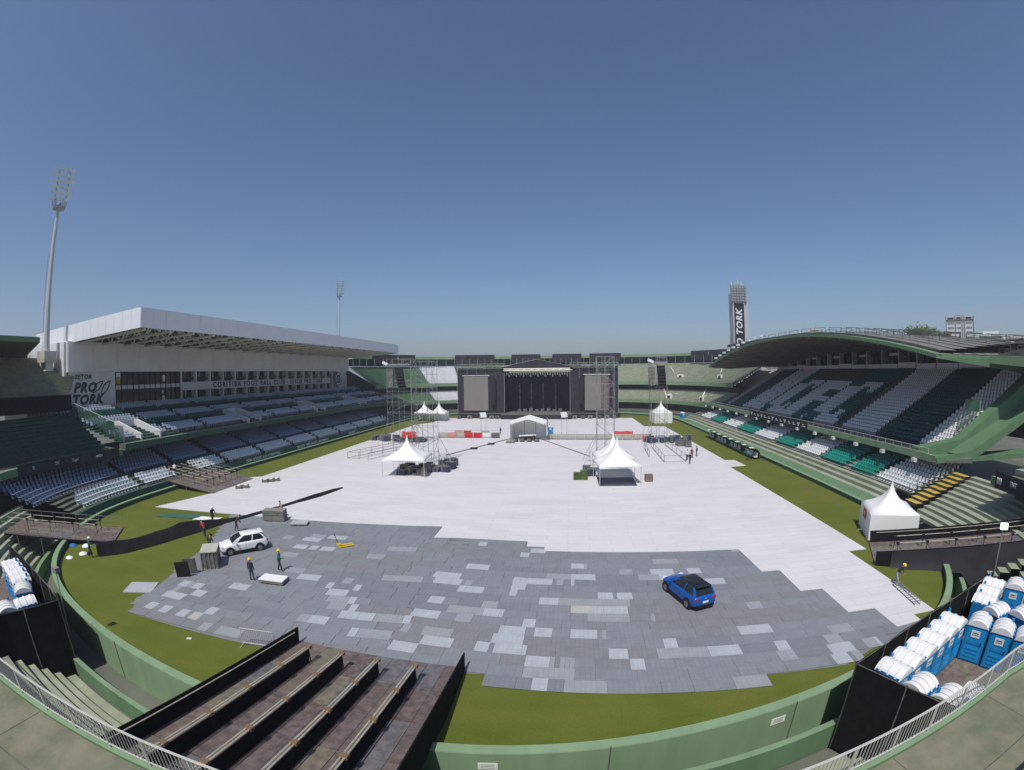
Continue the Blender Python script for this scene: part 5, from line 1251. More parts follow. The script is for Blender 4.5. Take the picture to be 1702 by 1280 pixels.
mb = MB(); mb.box((-.45, 0, .2), (.25, .5, .32), 'yellow'); mb.tube((-.5, -.12, .08), (-.5, .12, .08), .09, 'rubber', 8); mb.build('body', t, world=False)
mb = MB(); mb.tube((-.5, 0, .3), (-.75, 0, 1.15), .03, 'black_paint', 6); mb.tube((-.75, -.2, 1.2), (-.75, .2, 1.2), .025, 'black_paint', 6); mb.build('handle', t, world=False)
t = thing('ladder', 'aluminium lattice ladder lying on the white floor beside the man in the yellow helmet', 'ladder', (22.45, 23.4, .06), -1.72)
for q in (-.2, .2):
    for z in (.04, .3): mb = MB(); mb.tube((-1.55, q, z), (1.55, q, z), .028, 'steel', 5); mb.build('chord', t, world=False)
for i in range(11):
    a = -1.5 + .3 * i; mb = MB(); mb.tube((a, -.2, .3), (a, .2, .3), .02, 'steel', 4); mb.tube((a, -.2, .04), (a + .3 * (i < 10), -.2, .3), .016, 'steel', 4); mb.tube((a, .2, .04), (a + .3 * (i < 10), .2, .3), .016, 'steel', 4); mb.build('rung', t, world=False)
t = thing('steel_barricade', 'pale tubular barricade on the grass left of the big ramp', 'barricade', (-16.0, 17.4, 0), .17)
mb = MB()
for a in (-1, 1): mb.tube((a, 0, .05), (a, 0, 1.1), .025, 'rail_white', 5); mb.tube((a, -.35, .03), (a, .35, .03), .025, 'rail_white', 5)
for z in (.2, 1.1): mb.tube((-1, 0, z), (1, 0, z), .025, 'rail_white', 5)
mb.build('frame', t, world=False); mb = MB()
for i in range(15): mb.tube((-.93 + .133 * i, 0, .2), (-.93 + .133 * i, 0, 1.1), .009, 'rail_white', 4)
mb.build('bars', t, world=False)
for x, y, l in ((-20.3, 16.3, 'scrap of white litter on the grass near the left green wall'), (13.9, 16.9, 'scrap of white litter on the grass near the toilet fence'), (27.5, 36.2, 'white slab lying on the grass by the first aid tent')):
    mb = MB(); w = .3 if x < 20 else .9; mb.box((x, y, .03), (w, w * .4, .05), 'bag_white', rz=.4); tag(mb.build('litter' if x < 20 else 'slab'), l, 'litter' if x < 20 else 'slab')
# sound boxes on the white floor by the wide left ramp
for i, (x, y) in enumerate(((-41.6, 46.3), (-41.0, 47.0), (-40.5, 50.6), (-39.9, 51.2), (-39.4, 51.8))):
    mb = MB(); mb.box((x, y, .25), (.8, .6, .45), 'case_grey' if i % 2 else 'wood_brown3', rz=.4); mb.box((x + .1, y - .1, .5), (.4, .4, .1), 'bag_white', rz=.2); tag(mb.build('tool_box'), 'small tool box on the white floor at the foot of the wide left ramp', 'box', 'tool boxes by the wide ramp')
# team benches in front of the right stand
t = thing('dugout', 'long green team bench with white seats along the right touchline', 'bench', (30.4, 83, 0)); mb = MB()
for i in range(14):
    y = 70.5 + 1.95 * i; k = 'glass_green'
    m2 = MB(); m2.grid([[(31.5, y, .1), (31.5, y, 1.2), (31.0, y, 1.75), (30.2, y, 1.85)], [(31.5, y + 1.9, .1), (31.5, y + 1.9, 1.2), (31.0, y + 1.9, 1.75), (30.2, y + 1.9, 1.85)]], 'green_dark'); m2.build('shell_panel', t)
    if i % 4 != 3:
        for q in (.5, 1.3): m2 = MB(); m2.box((30.9, y + q, .45), (.5, .5, .08), 'seat_white'); m2.box((31.15, y + q, .8), (.08, .5, .65), 'seat_white'); m2.box((30.9, y + q, .22), (.1, .1, .4), 'galv'); m2.build('seat', t)
for i in range(8): m2 = MB(); m2.box((30.35, 71.5 + 3.4 * i, 1.9), (.7, .9, .05), 'tent_white'); m2.build('roof_pane', t)
# ================================================================== MASTS, TOWER, TOWN
def mast(label, x, y, z0, z1, n, aim):
    t = thing('floodlight_mast', label, 'floodlight', (x, y, z0)); mb = MB()
    mb.tube((x, y, z0), (x, y, z1 - 6.2), .52, 'sky_tower', 10, .28); mb.build('pole', t)
    mb = MB(); mb.tube((x, y, z1 - 6.4), (x, y, z1 - 6.0), 1.1, 'galv', 8); mb.tube((x, y, z1 - 6), (x + .4, y, z1 - 5.4), .2, 'galv', 5)
    for q in range(6): a = q * 1.05; mb.tube((x + 1.1 * math.cos(a), y + 1.1 * math.sin(a), z1 - 6), (x + 1.3 * math.cos(a), y + 1.3 * math.sin(a), z1 - 4.9), .06, 'galv', 4)
    mb.build('platform', t)
    ax = Vector((math.cos(aim), math.sin(aim), 0)); w = Vector((-ax[1], ax[0], 0)); mb = MB()
    for q in (-.9, .9): p = Vector((x, y, 0)) + ax * .3 + w * q; mb.tube((p[0], p[1], z1 - 6), (p[0] + ax[0] * .5, p[1] + ax[1] * .5, z1), .09, 'galv', 4)
    for i in range(6): p = Vector((x, y, z1 - 4.9 + .95 * i)) + ax * (.4 + .08 * i); a, b = p - w * 1.55, p + w * 1.55; mb.tube(a, b, .06, 'galv', 4)
    mb.build('lamp_frame', t)
    for i in range(6):
        for j in range(n):
            p = Vector((x, y, z1 - 4.9 + .95 * i)) + ax * (.75 + .08 * i) + w * (-1.4 + 2.8 * j / (n - 1)); mb = MB()
            mb.tube(p, p + ax * .3 - Vector((0, 0, .16)), .12, 'steel', 7, .36); mb.tube(p + ax * .3 - Vector((0, 0, .16)), p + ax * .32 - Vector((0, 0, .17)), .36, 'lamp_face', 7); mb.build('floodlight', t)
    m2 = MB()
    for q in range(int((z1 - z0 - 14) / .6)): z = z0 + 1 + .6 * q; m2.tube((x - .75, y - .35, z), (x - .75, y + .05, z), .03, 'galv', 4)
    for q in (-.35, .05): m2.tube((x - .75, y + q, z0), (x - .75, y + q, z1 - 13), .035, 'galv', 4)
    for q in range(5): z = z0 + 3 + q * 3; m2.tube((x, y, z), (x - .75, y - .15, z), .03, 'galv', 4)
    m2.build('ladder', t)
    return t
mast('tall grey floodlight mast beside the end wall of the white roofed stand', -74.9, 37.6, 18.2, 47.5, 5, -.45)
mb = MB(); mb.box((-75.0, 37.7, 18.2), (2.6, 2.2, 1.7), 'conc_pale'); tag(mb.build('mast_footing'), 'concrete block under the near left floodlight mast', 'footing')
mb = MB(); mb.box((-75.6, 37.9, 10), (2.2, 1.3, 15), 'white_paint'); tag(mb.build('mast_pillar'), 'white pillar carrying the near left floodlight mast', 'pillar')
mast('distant floodlight mast rising beyond the far end of the white roof', -90, 163, 8, 52.5, 4, -.9)
# square concrete tower with sign
tw = thing('floodlight_tower', 'square concrete floodlight tower with a black vertical sign behind the arched roof', 'tower', (64.5, 164.5, 0))
tx, ty = 64.3, 164.0
mb = MB(); mb.box((tx, ty, 21.5), (5.9, 4.2, 43.5), 'sky_tower'); mb.build('shaft', tw)
mb = MB(); mb.box((tx - .55, ty - 2.15, 24.0), (3.9, .12, 30.5), 'black_paint'); sb = mb.build('sign_board', tw)
text('lettering', 'PRO TORK', 3.3, (tx - .55, ty - 2.24, 28.2), (0, 0, 1), (-1, 0, 0), 'letter_white', sb, shear=.25, bold=.12, spacing=1.12)
mb = MB()
for a in range(14):
    t_ = a / 14 * 6.283; t2 = (a + 1) / 14 * 6.283
    mb.tube((tx - .55 + 1.2 * math.cos(t_) + .3 * math.sin(t_), ty - 2.3, 12.4 + 2.2 * math.sin(t_)), (tx - .55 + 1.2 * math.cos(t2) + .3 * math.sin(t2), ty - 2.3, 12.4 + 2.2 * math.sin(t2)), .2, 'letter_white', 5)
mb.tube((tx - 1.2, ty - 2.3, 11), (tx + .2, ty - 2.3, 14.2), .25, 'letter_white', 5); mb.build('emblem', sb)
for i in range(6):
    for j in range(6):
        mb = MB(); p = (tx - 3.2 + 1.02 * j, ty - 2.6, 40.3 + 1.0 * i); mb.tube(p, (p[0], p[1] - .5, p[2] - .2), .2, 'steel', 7, .42); mb.tube((p[0], p[1] - .5, p[2] - .2), (p[0], p[1] - .52, p[2] - .21), .4, 'lamp_face', 7); mb.build('floodlight', tw)
mb = MB(); mb.box((tx - .6, ty - 2.3, 42.8), (6.4, .1, 6.2), 'galv'); mb.build('lamp_frame', tw)
for i, (a, h) in enumerate(((-2.4, 4), (-1.2, 2.5), (.2, 5.0), (1.4, 3.8), (2.3, 2.2), (-.4, 3.2))):
    mb = MB(); mb.tube((tx + a, ty, 43.2), (tx + a, ty, 44.5 + h), .08, 'rail_white', 4); mb.box((tx + a, ty - .2, 44 + h * .7), (.35, .3, 1.5), 'rail_white'); mb.build('antenna', tw)
# town beyond the right stand
def pol(azd, D, z): a = R(azd); return (D * math.sin(a), D * math.cos(a), z)
bd = thing('apartment_block', 'white apartment block with many windows beyond the right stand', 'building', (*pol(47.25, 300, 0)[:2], 0), R(-47.25 + 0))
mb = MB(); mb.box((0, 0, 22), (15.6, 12, 43.4), 'white_paint'); mb.build('wall', bd, world=False)
mb = MB()
for x in (-7.8, -2.6, 1.4, 2.6, 7.8): mb.box((x, -6.15, 22), (.45, .3, 43.6), 'conc_dark')
mb.box((0, -6.1, 41.6), (15.8, .25, .8), 'conc_dark'); mb.box((0, 0, 44.2), (4, 4, 1.2), 'conc_grey'); mb.build('frame', bd, world=False)
for i in range(8):
    for j, x in enumerate((-5.2, -.6, 5.2)):
        mb = MB(); mb.box((x, -6.05, 24.5 + 2.6 * i), (3.6 if j != 1 else 2.6, .12, 1.1), 'conc_grey' if i < 7 else 'glass'); mb.build('window', bd, world=False)
for azd, D, w, d, z, k, l in ((50.6, 240, 13, 8, 30.0, 'white_paint', 'low white building edge showing above the grey upper terrace'), (53.2, 250, 18, 8, 28.6, 'conc_pale', 'long pale building edge at the right behind the grey upper terrace'), (30.5, 420, 9, 9, 49.5, 'conc_pale', 'pale stepped tower top peeping over the arched roof')):
    x, y, _ = pol(azd, D, 0); t = thing('building', l, 'building', (x, y, 0), R(-azd)); mb = MB(); mb.box((0, 0, z / 2), (w, d, z), k); mb.box((0, 0, z + .6), (w * .55, d * .6, 1.2), k); mb.build('wall', t, world=False); mb = MB(); mb.box((0, -d / 2 - .05, z - 1.4), (w * .8, .12, .9), 'conc_dark'); mb.build('window', t, world=False)
    if D == 420: mb = MB(); mb.tube((1.5, 0, z), (1.5, 0, z + 5), .12, 'galv', 4); mb.build('antenna', t, world=False)
def tree(label, x, y, h, rad, n, seed):
    r2 = random.Random(seed); t = thing('tree', label, 'tree', (x, y, 0)); mb = MB(); mb.tube((x, y, 0), (x, y, h * .7), .4, 'bark', 7, .2)
    for i in range(7): a = r2.uniform(0, 6.28); mb.tube((x, y, h * r2.uniform(.5, .7)), (x + rad * .7 * math.cos(a), y + rad * .7 * math.sin(a), h * r2.uniform(.75, .95)), .12, 'bark', 5, .05)
    mb.build('trunk', t); mb = MB(); cl = [(r2.gauss(0, .42) * rad, r2.gauss(0, .42) * rad, r2.uniform(-.5, .42) * rad * .9) for _ in range(26)]
    for _ in range(n):
        c = r2.choice(cl); s_ = r2.uniform(.25, .6); p = Vector((x + c[0] + r2.gauss(0, .16) * rad, y + c[1] + r2.gauss(0, .16) * rad, h * .84 + c[2] + r2.gauss(0, .13) * rad)); a = Vector((r2.gauss(0, 1), r2.gauss(0, 1), r2.gauss(0, 1))).normalized(); b = a.orthogonal().normalized()
        mb.poly([p - a * s_, p + b * s_ * .6, p + a * s_, p - b * s_ * .6], 'leaf')
    mb.build('crown', t); return t
tree('round green tree showing above the grey upper terrace left of the apartment block', *pol(42.9, 170, 0)[:2], 31.0, 4.8, 2600, 1)
tree('small green tree just in front of the white apartment block', *pol(45.3, 180, 0)[:2], 30.5, 2.8, 1200, 2)

# ================================================================== CARS
def car(name, label, x, y, rz, body, roofk):
    t = thing(name, label, 'car', (x, y, .055), rz)
    st_ = [(-2.02, .42, .80, .70), (-1.96, .30, .98, .80), (-1.6, .24, 1.02, .865), (-.8, .22, 1.0, .885), (.2, .22, .98, .885), (.95, .22, .97, .88), (1.45, .24, .90, .87), (1.8, .28, .80, .82), (1.98, .34, .68, .70), (2.04, .42, .58, .55)]
    mb = MB(); rows = []
    for xx, zs, zb, w in st_:
        pr = [(0, zs), (w * .86, zs), (w * .985, zs + .08), (w, zs + .3 * (zb - zs)), (w * .995, zs + .72 * (zb - zs)), (w * .95, zb - .05), (w * .86, zb), (0, zb + .05)]
        ring_ = [(xx, yy, zz) for yy, zz in pr] + [(xx, -yy, zz) for yy, zz in pr[-2:0:-1]]; rows.append(ring_)
    mb.grid(rows, body, True); mb.poly(rows[0], body); mb.poly(rows[-1], body); bd_ = mb.build('body', t, smooth=True, world=False)
    md = bd_.modifiers.new('soft', 'SUBSURF'); md.levels = md.render_levels = 1
    # cabin
    B = [(-1.88, .80), (1.02, .80)]; T = [(-1.50, .58), (.18, .60)]; zb, zt = .98, 1.50
    cB = [(-1.88, -.76), (1.05, -.80), (1.05, .80), (-1.88, .76)]; cM = [(-1.72, -.70), (.60, -.72), (.60, .72), (-1.72, .70)]; cT = [(-1.46, -.57), (.14, -.59), (.14, .59), (-1.46, .57)]
    mb = MB(); mb.grid([[(a, b, zb - .02) for a, b in cB], [(a, b, 1.27) for a, b in cM], [(a, b, zt - .03) for a, b in cT]], body, True); mb.build('cabin', t, world=False)
    mb = MB(); rr = [[(a * 1.0 + .02 * (1 if a > 0 else -1), b * 1.03, zt - .035) for a, b in cT], [(a * .97, b * .93, zt + .02) for a, b in cT], [(a * .6 - .25, b * .5, zt + .04) for a, b in cT]]
    mb.grid(rr, roofk, True); mb.poly(rr[-1], roofk); mb.build('roof', t, world=False, smooth=True)
    def quad(a, b, c, d, u0, u1, v0, v1, off):
        a, b, c, d = map(Vector, (a, b, c, d)); n_ = (b - a).cross(d - a).normalized() * off
        f = lambda u, v: tuple((a * (1 - u) + b * u) * (1 - v) + (d * (1 - u) + c * u) * v + n_)
        return [f(u0, v0), f(u1, v0), f(u1, v1), f(u0, v1)]
    def win(nm, i, j, u0, u1, v0, v1, k='glass'):
        mb = MB()
        for (lo, zl, hi, zh, va, vb) in ((cB, zb - .02, cM, 1.27, v0, 1), (cM, 1.27, cT, zt - .03, 0, v1)):
            for off in (.012,):
                mb.poly(quad((*lo[i], zl), (*lo[j], zl), (*hi[j], zh), (*hi[i], zh), u0, u1, va, vb, off), k)
        mb.build(nm, t, world=False)
    win('windscreen', 1, 2, .05, .95, .05, .95); win('rear_window', 3, 0, .08, .92, .12, .88)
    for i, j, fl in ((0, 1, 0), (2, 3, 1)):
        a, b = (.06, .40), (.44, .86)
        if fl: a, b = (.60, .94), (.14, .56)
        win('side_window', i, j, *a, .14, .86); win('side_window', i, j, *b, .14, .86)
    mb = MB(); mb.box((-1.6, 0, 1.50), (.3, 1.1, .04), roofk); mb.build('spoiler', t, world=False)
    for xx in (-1.27, 1.28):
        for s_ in (-1, 1):
            mb = MB(); yy = s_ * .80; mb.tube((xx, yy - .02 * s_, .33), (xx, yy + .095 * s_, .33), .40, 'black_paint', 18); mb.build('wheel_arch', t, world=False)
            mb = MB(); mb.tube((xx, yy - .1 * s_, .31), (xx, yy + .11 * s_, .31), .315, 'rubber', 18); wh = mb.build('wheel', t, world=False)
            mb = MB(); mb.tube((xx, yy + .105 * s_, .31), (xx, yy + .118 * s_, .31), .20, 'rim', 14)
            for q in range(5): a = q * 1.2566; mb.box((xx + .1 * math.cos(a), yy + .12 * s_, .31 + .1 * math.sin(a)), (.2, .02, .05), 'rim', axes=((math.cos(a), 0, math.sin(a)), (0, 1, 0), (-math.sin(a), 0, math.cos(a))))
            mb.build('rim', wh, world=False)
    for s_ in (-1, 1):
        mb = MB(); mb.box((1.83, s_ * .60, .72), (.22, .34, .13), 'lamp_clear', rz=-.55 * s_); mb.build('headlight', t, world=False)
        mb = MB(); mb.box((-1.97, s_ * .62, .83), (.12, .24, .15), 'lamp_red', rz=.25 * s_); mb.build('tail_light', t, world=False)
        mb = MB(); mb.box((.72, s_ * .96, 1.0), (.13, .2, .14), body); mb.tube((.74, s_ * .84, .96), (.73, s_ * .93, .99), .03, 'black_paint', 5); mb.build('mirror', t, world=False)
        mb = MB(); mb.box((0, s_ * .885, .27), (2.0, .04, .13), 'black_paint'); mb.build('sill', t, world=False)
        for xx in (-.30, .62):
            mb = MB(); mb.box((xx - .1, s_ * .893, .8), (.18, .02, .03), body); mb.build('door_handle', t, world=False)
        mb = MB(); mb.box((-.12, s_ * .888, .63), (.012, .006, .5), 'black_paint'); mb.box((.86, s_ * .884, .60), (.012, .006, .46), 'black_paint'); mb.build('door_gap', t, world=False)
    mb = MB(); mb.box((1.985, 0, .44), (.12, 1.1, .16), 'black_paint'); mb.box((2.02, 0, .60), (.04, .7, .07), 'black_paint'); mb.build('grille', t, world=False)
    mb = MB(); mb.box((-1.97, 0, .36), (.14, 1.3, .16), 'black_paint'); mb.build('rear_bumper', t, world=False)
    mb = MB(); mb.box((-2.025, 0, .62), (.03, .42, .13), 'paper'); mb.build('number_plate', t, world=False)
    mb = MB(); mb.tube((-2.01, 0, .86), (-2.035, 0, .86), .05, 'steel', 10); mb.build('badge', t, world=False)
    return t
car('parked_car', 'blue hatchback with a black roof standing alone on the grey floor', 7.75, 26.6, R(109), 'car_blue', 'car_black')
car('parked_car', 'white hatchback beside the mesh container on the left of the grey floor', -26.35, 29.0, R(231), 'car_white', 'car_white')

# ================================================================== PEOPLE
def person(label, x, y, rz, shirt, trousers, helmet=None, lean=0.0, arms='down', legs=.08, crouch=0.0, z=.055, h=1.74, hair='black_paint'):
    t = thing('person', label, 'person', (x, y, z), rz); k = h / 1.74; ca, sa = math.cos(lean), math.sin(lean)
    hip = .93 - crouch
    def up(a, b, c): return (a, b * ca + c * sa, hip + c * ca - b * sa)        # torso frame: leans forward (+y)
    J = {'pel': ((0, 0, hip), .125), 'wai': (up(0, .01, .18), .115), 'che': (up(0, .015, .38), .135), 'nec': (up(0, .01, .53), .06), 'hea': (up(0, .035, .66), .085), 'top': (up(0, .03, .76), .075)}
    E_ = [('pel', 'wai'), ('wai', 'che'), ('che', 'nec'), ('nec', 'hea'), ('hea', 'top')]
    for s_, n_ in ((-1, 'l'), (1, 'r')):
        f = legs * s_; kb = crouch * .55
        J['hp' + n_] = ((s_ * .09, 0, hip - .04), .10); J['kn' + n_] = ((s_ * (.105), f * .5 + .04 + kb, hip * .53), .068); J['an' + n_] = ((s_ * .11, f - .02, .09), .045); J['to' + n_] = ((s_ * .13, f + .13, .035), .038)
        E_ += [('pel', 'hp' + n_), ('hp' + n_, 'kn' + n_), ('kn' + n_, 'an' + n_), ('an' + n_, 'to' + n_)]
        J['sh' + n_] = (up(s_ * .185, .0, .46), .062)
        if arms == 'down' or (arms == 'one' and s_ < 0): el, wr, ha = up(s_ * .25, -.02, .19), up(s_ * .255, .05, -.04), up(s_ * .25, .08, -.12)
        elif arms == 'hips': el, wr, ha = up(s_ * .36, -.05, .24), up(s_ * .2, .08, .08), up(s_ * .15, .11, .05)
        else: el, wr, ha = up(s_ * .24, .17, .25), up(s_ * .2, .40, .20), up(s_ * .18, .49, .19)
        J['el' + n_] = (el, .042); J['wr' + n_] = (wr, .032); J['ha' + n_] = (ha, .036)
        E_ += [('che', 'sh' + n_), ('sh' + n_, 'el' + n_), ('el' + n_, 'wr' + n_), ('wr' + n_, 'ha' + n_)]
    names = list(J); me = bpy.data.meshes.new('tmp'); me.from_pydata([tuple(q * k for q in J[n_][0]) for n_ in names], [(names.index(a), names.index(b)) for a, b in E_], [])
    o = bpy.data.objects.new('tmp', me); COL.objects.link(o); md = o.modifiers.new('s', 'SKIN'); sk = me.skin_vertices[0].data
    for i, n_ in enumerate(names): sk[i].radius = (J[n_][1] * k * (1.25 if n_ in ('che', 'wai', 'pel') else 1), J[n_][1] * k); sk[i].use_root = (n_ == 'pel')
    m2 = o.modifiers.new('u', 'SUBSURF'); m2.levels = 1
    dg = bpy.context.evaluated_depsgraph_get(); dg.update(); nm = bpy.data.meshes.new_from_object(o.evaluated_get(dg)); bpy.data.objects.remove(o); nm.name = 'body'
    nm.materials.clear()
    for q in ('skin', shirt, trousers, 'rubber'): nm.materials.append(MT[q])
    SEG = []
    for a, b in E_:
        if a[:2] in ('hp', 'kn') or (a == 'pel' and b[:2] == 'hp'): m = 2
        elif a[:2] == 'an': m = 3
        elif a in ('nec', 'hea') or a[:2] == 'wr': m = 0
        elif a == 'pel': m = 1
        else: m = 1
        SEG.append((Vector(J[a][0]) * k, Vector(J[b][0]) * k, m))
    for p in nm.polygons:
        c = p.center; best = (9, 1)
        for a, b, m in SEG:
            ab = b - a; u = max(0, min(1, (c - a).dot(ab) / ab.length_squared)); d = (c - (a + ab * u)).length
            if d < best[0]: best = (d, m)
        p.material_index = best[1]; p.use_smooth = True
    b_ = bpy.data.objects.new('body', nm); COL.objects.link(b_); b_.parent = t
    hx = Vector(J['top'][0]) * k; mb = MB(); dirn = (Vector(J['top'][0]) - Vector(J['hea'][0])).normalized()
    c = hx + dirn * .015; r_ = .125 * k if helmet else .098 * k
    side = Vector((1, 0, 0)); fwd = dirn.cross(side).normalized() * -1
    rows = []
    for i in range(6):
        a = (math.pi / 2) * i / 5; rows.append([tuple(c + dirn * (r_ * math.sin(a) * 1.05 - .03) + side * (r_ * math.cos(a) * math.cos(q)) + fwd * (r_ * 1.12 * math.cos(a) * math.sin(q))) for q in [2 * math.pi * j / 12 for j in range(12)]])
    kk_ = helmet or hair
    if helmet: rows = [[tuple(c - dirn * .032 + side * (r_ * 1.12 * math.cos(q)) + fwd * (r_ * (1.45 if math.sin(q) > .2 else 1.2) * math.sin(q))) for q in [2 * math.pi * j / 12 for j in range(12)]]] + rows
    mb.grid(rows, kk_, True); mb.poly(rows[-1], kk_); mb.build('helmet' if helmet else 'hair', t, smooth=True, world=False)
    return t
person('person in dark shirt and jeans with yellow helmet by the low white stack', -21.76, 24.35, .1, 'dark_fabric', 'jeans', 'yellow', 0, 'down', .03)
person('person in a teal shirt with a yellow helmet walking on the grey floor', -20.8, 26.55, -1.3, 'teal_shirt', 'dark_fabric', 'yellow', .05, 'one', .2)
person('person in a red shirt bending at the end of the black sheet', -31.9, 30.0, 1.3, 'red_shirt', 'jeans', None, .75, 'fwd', .12)
person('person in dark clothes bending over on the grey floor behind the white car', -30.2, 32.6, -.8, 'dark_fabric', 'dark_fabric', None, .6, 'fwd', .15)
person('person with a white helmet pulling the black sheet', -34.3, 33.6, -1.9, 'dark_fabric', 'dark_fabric', 'bag_white', .25, 'fwd', .22)
person('person in green shirt and white helmet at the near end of the black sheet', -37.5, 21.1, -.7, 'teal_shirt', 'dark_fabric', 'bag_white', .1, 'fwd', .15)
person('person in a pale shirt behind the tall stack of grey panels', -28.7, 38.2, 2.6, 'tan_shirt', 'grey_trousers', None, .2, 'fwd', .1)
person('person with a yellow helmet in grey trousers bending over the ladder', 22.75, 25.0, -2.6, 'dark_fabric', 'grey_trousers', 'yellow', .55, 'fwd', .22)
person('person crouching in dark clothes between the mesh container and the white car', -29.2, 27.8, .4, 'dark_fabric', 'dark_fabric', None, .5, 'fwd', .1, .4)
person('person in a white shirt at the end of the right lane railings', 19.4, 72.0, .4, 'bag_white', 'dark_fabric', None, 0, 'down', .1)
person('person in black nearest the camera of the three on the right floor', 19.0, 68.9, .2, 'black_cloth', 'dark_fabric', None, .05, 'hips', .2)
person('person in dark red of the three on the right floor', 20.6, 73.6, -.6, 'red_shirt', 'dark_fabric', None, 0, 'down', .15)
person('person in grey nearest the grass of the three on the right floor', 21.9, 75.2, .8, 'dark_fabric', 'jeans', None, 0, 'down', .2)
person('person in a dark shirt alone on the floor left of the mixing tent', -15.9, 104, 1.0, 'dark_fabric', 'jeans', None, 0, 'down', .1)
person('person in a green vest on the grass by the near end of the dugout', 29.5, 70.8, -.8, 'seat_green', 'dark_fabric', None, .1, 'down', .2, z=0)
person('person in a white shirt on top of the wide left ramp', -52.6, 45.0, .6, 'bag_white', 'dark_fabric', None, .1, 'down', .1, z=1.15)

# ================================================================== AIR
mb = MB(); mb.box((0, 0, 30), (8200, 8200, 65.6), 'paper'); hz = mb.build('haze'); hz['kind'] = 'stuff'
m = bpy.data.materials.new('haze'); m.use_nodes = True; n = m.node_tree; n.nodes.clear(); out = n.nodes.new('ShaderNodeOutputMaterial'); pv = n.nodes.new('ShaderNodeVolumePrincipled')
pv.inputs['Color'].default_value = (.95, .90, .97, 1); pv.inputs['Density'].default_value = .0006; pv.inputs['Anisotropy'].default_value = .2
n.links.new(pv.outputs[0], out.inputs['Volume']); hz.data.materials.clear(); hz.data.materials.append(m)
SC.cycles.volume_bounces = 0
# ------------------------------------------------------------------ seats
def seat_mesh(k):
    m_ = MB()
    m_.grid([[(-.21, -.2, .44), (0, -.2, .425), (.21, -.2, .44)], [(-.22, .02, .41), (0, .02, .40), (.22, .02, .41)], [(-.21, .2, .43), (0, .2, .42), (.21, .2, .43)],
             [(-.22, .26, .62), (0, .285, .62), (.22, .26, .62)], [(-.2, .31, .84), (0, .325, .86), (.2, .31, .84)], [(-.19, .33, .84), (0, .345, .86), (.19, .33, .84)], [(-.21, .28, .6), (0, .305, .6), (.21, .28, .6)], [(-.2, .22, .39), (0, .22, .385), (.2, .22, .39)], [(-.21, -.2, .40), (0, -.2, .39), (.21, -.2, .40)]], k)
    m_.box((0, .05, .2), (.08, .3, .4), k)
    return m_
SM = {}
arr = sorted(range(len(SEATS)), key=lambda i: (SEATS[i][0]) ** 2 + SEATS[i][1] ** 2 + (SEATS[i][2] - CAM_H) ** 2)
def in_view(p):
    d = np.array([p[0], p[1], p[2] - CAM_H]); c = M.T @ d; t = math.atan2(math.hypot(c[0], c[2]), c[1]); r_ = 750 * (t + .053 * t ** 3); h = math.hypot(c[0], c[2])
    return abs(r_ * c[0] / h) < 846 and abs(r_ * c[2] / h) < 636
SEATNAME = {'seat_white': 'white', 'seat_blueish': 'pale blue grey', 'seat_blue': 'blue', 'seat_pale': 'pale', 'seat_green': 'bright green', 'seat_teal': 'shade-darkened green', 'seat_dark': 'dark green', 'seat_brown': 'brown'}
WHERE = {'lower left': 'plastic seat in the rows under the left side concrete slab', 'upper left': 'plastic seat in the tier above the slab of the white roofed stand',
         'lower right': 'plastic seat in the lower rows behind the tent with the red sign', 'upper right': 'plastic seat under the arched roof near its green end wall'}
near = [i for i in arr if in_view(SEATS[i])][:300]; nset = set(near)
ORD = 'first second third fourth fifth sixth seventh eighth ninth tenth eleventh twelfth thirteenth fourteenth fifteenth sixteenth seventeenth eighteenth nineteenth'.split()
def ordinal(n):
    if n <= 19: return ORD[n - 1]
    t = ('twent', 'thirt', 'fort', 'fift', 'sixt', 'sevent', 'eight', 'ninet')[n // 10 - 2]
    return t + 'ieth' if n % 10 == 0 else t + 'y-' + ORD[n % 10 - 1]
rowsz = {}
for i in near: rowsz.setdefault((SEATS[i][5], round(SEATS[i][2], 2)), []).append(i)
allz = {}
for q in SEATS: allz.setdefault(q[5], set()).add(round(q[2], 2))
LAB = {}
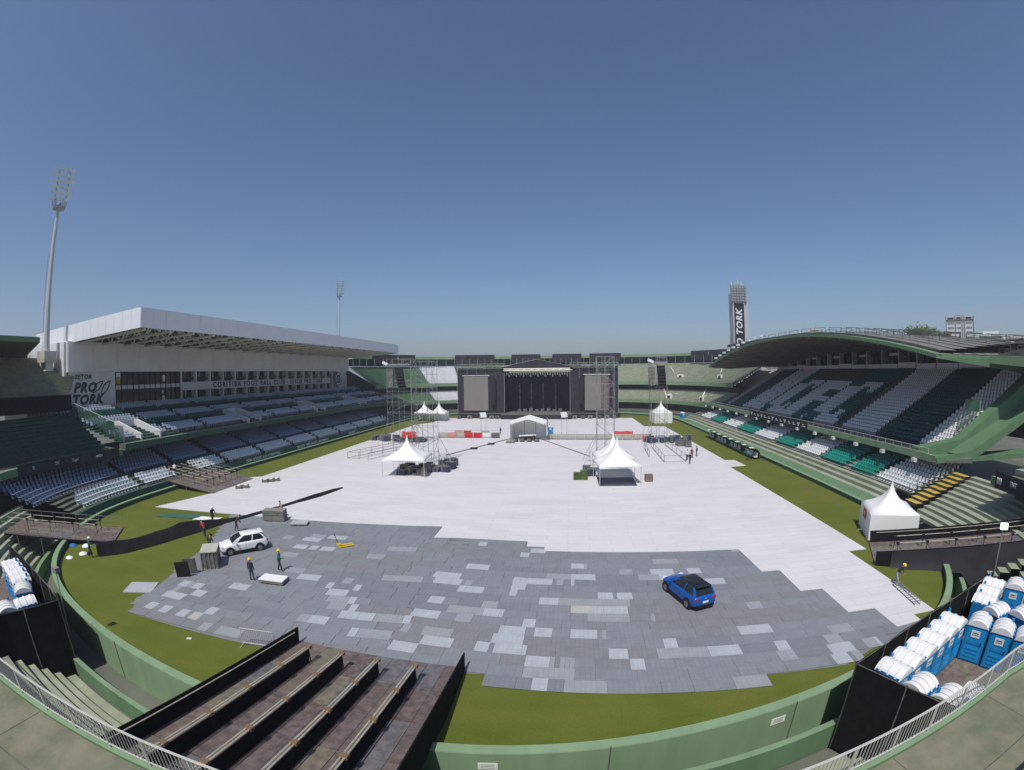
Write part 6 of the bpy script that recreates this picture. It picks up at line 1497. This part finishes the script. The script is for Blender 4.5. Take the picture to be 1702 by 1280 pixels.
for (w, z), L in rowsz.items():
    rn = sorted(allz[w]).index(z) + 1
    L.sort(key=lambda i: SEATS[i][1])
    for n, i in enumerate(L): LAB[i] = '%s seat, %s row, %s tier of %s stand, %s from near end' % (SEATNAME[SEATS[i][4]], ordinal(rn), w.split()[0], 'white roofed' if 'left' in w else 'arched roof', ordinal(n + 1))
for i in near:
    x, y, z, a, k, w = SEATS[i]
    if k not in SM: SM[k] = seat_mesh(k).mesh('seat')
    o = bpy.data.objects.new('stadium_chair', SM[k]); COL.objects.link(o)
    o.location = (x, y, z); o.rotation_euler = (0, 0, a - math.pi / 2)
    tag(o, LAB[i], 'seat', 'plastic seats, ' + w)
byk = {}
for i in arr:
    if i not in nset: byk.setdefault((SEATS[i][4], SEATS[i][5]), []).append(SEATS[i])
for (k, w), L in byk.items():
    base = seat_mesh(k); V = np.array(base.v); nv = len(V)
    Sx = np.array([[s[0], s[1], s[2], s[3] - math.pi / 2] for s in L]); c, s_ = np.cos(Sx[:, 3])[:, None], np.sin(Sx[:, 3])[:, None]
    X = V[None, :, 0] * c - V[None, :, 1] * s_ + Sx[:, 0:1]; Y = V[None, :, 0] * s_ + V[None, :, 1] * c + Sx[:, 1:2]; Z = V[None, :, 2] + Sx[:, 2:3]
    VV = np.stack([X, Y, Z], 2).reshape(-1, 3); F = np.array(base.f); n = len(L)
    FF = (F[None] + (np.arange(n) * nv)[:, None, None]).reshape(-1, 4)
    me = bpy.data.meshes.new('stadium_seats'); me.vertices.add(len(VV)); me.vertices.foreach_set('co', VV.ravel())
    me.loops.add(FF.size); me.loops.foreach_set('vertex_index', FF.ravel()); me.polygons.add(len(FF)); me.polygons.foreach_set('loop_start', np.arange(0, FF.size, 4)); me.polygons.foreach_set('loop_total', np.full(len(FF), 4))
    me.materials.append(MT[k]); me.update(); me.validate()
    o = bpy.data.objects.new('stadium_chairs', me); COL.objects.link(o)
    tag(o, SEATNAME[k] + ' plastic seats farther off in the ' + w + ' tier of the stadium', 'seats', None, 'stuff')
print('seats', len(SEATS), 'tris', sum(len(m.polygons) for m in bpy.data.meshes))
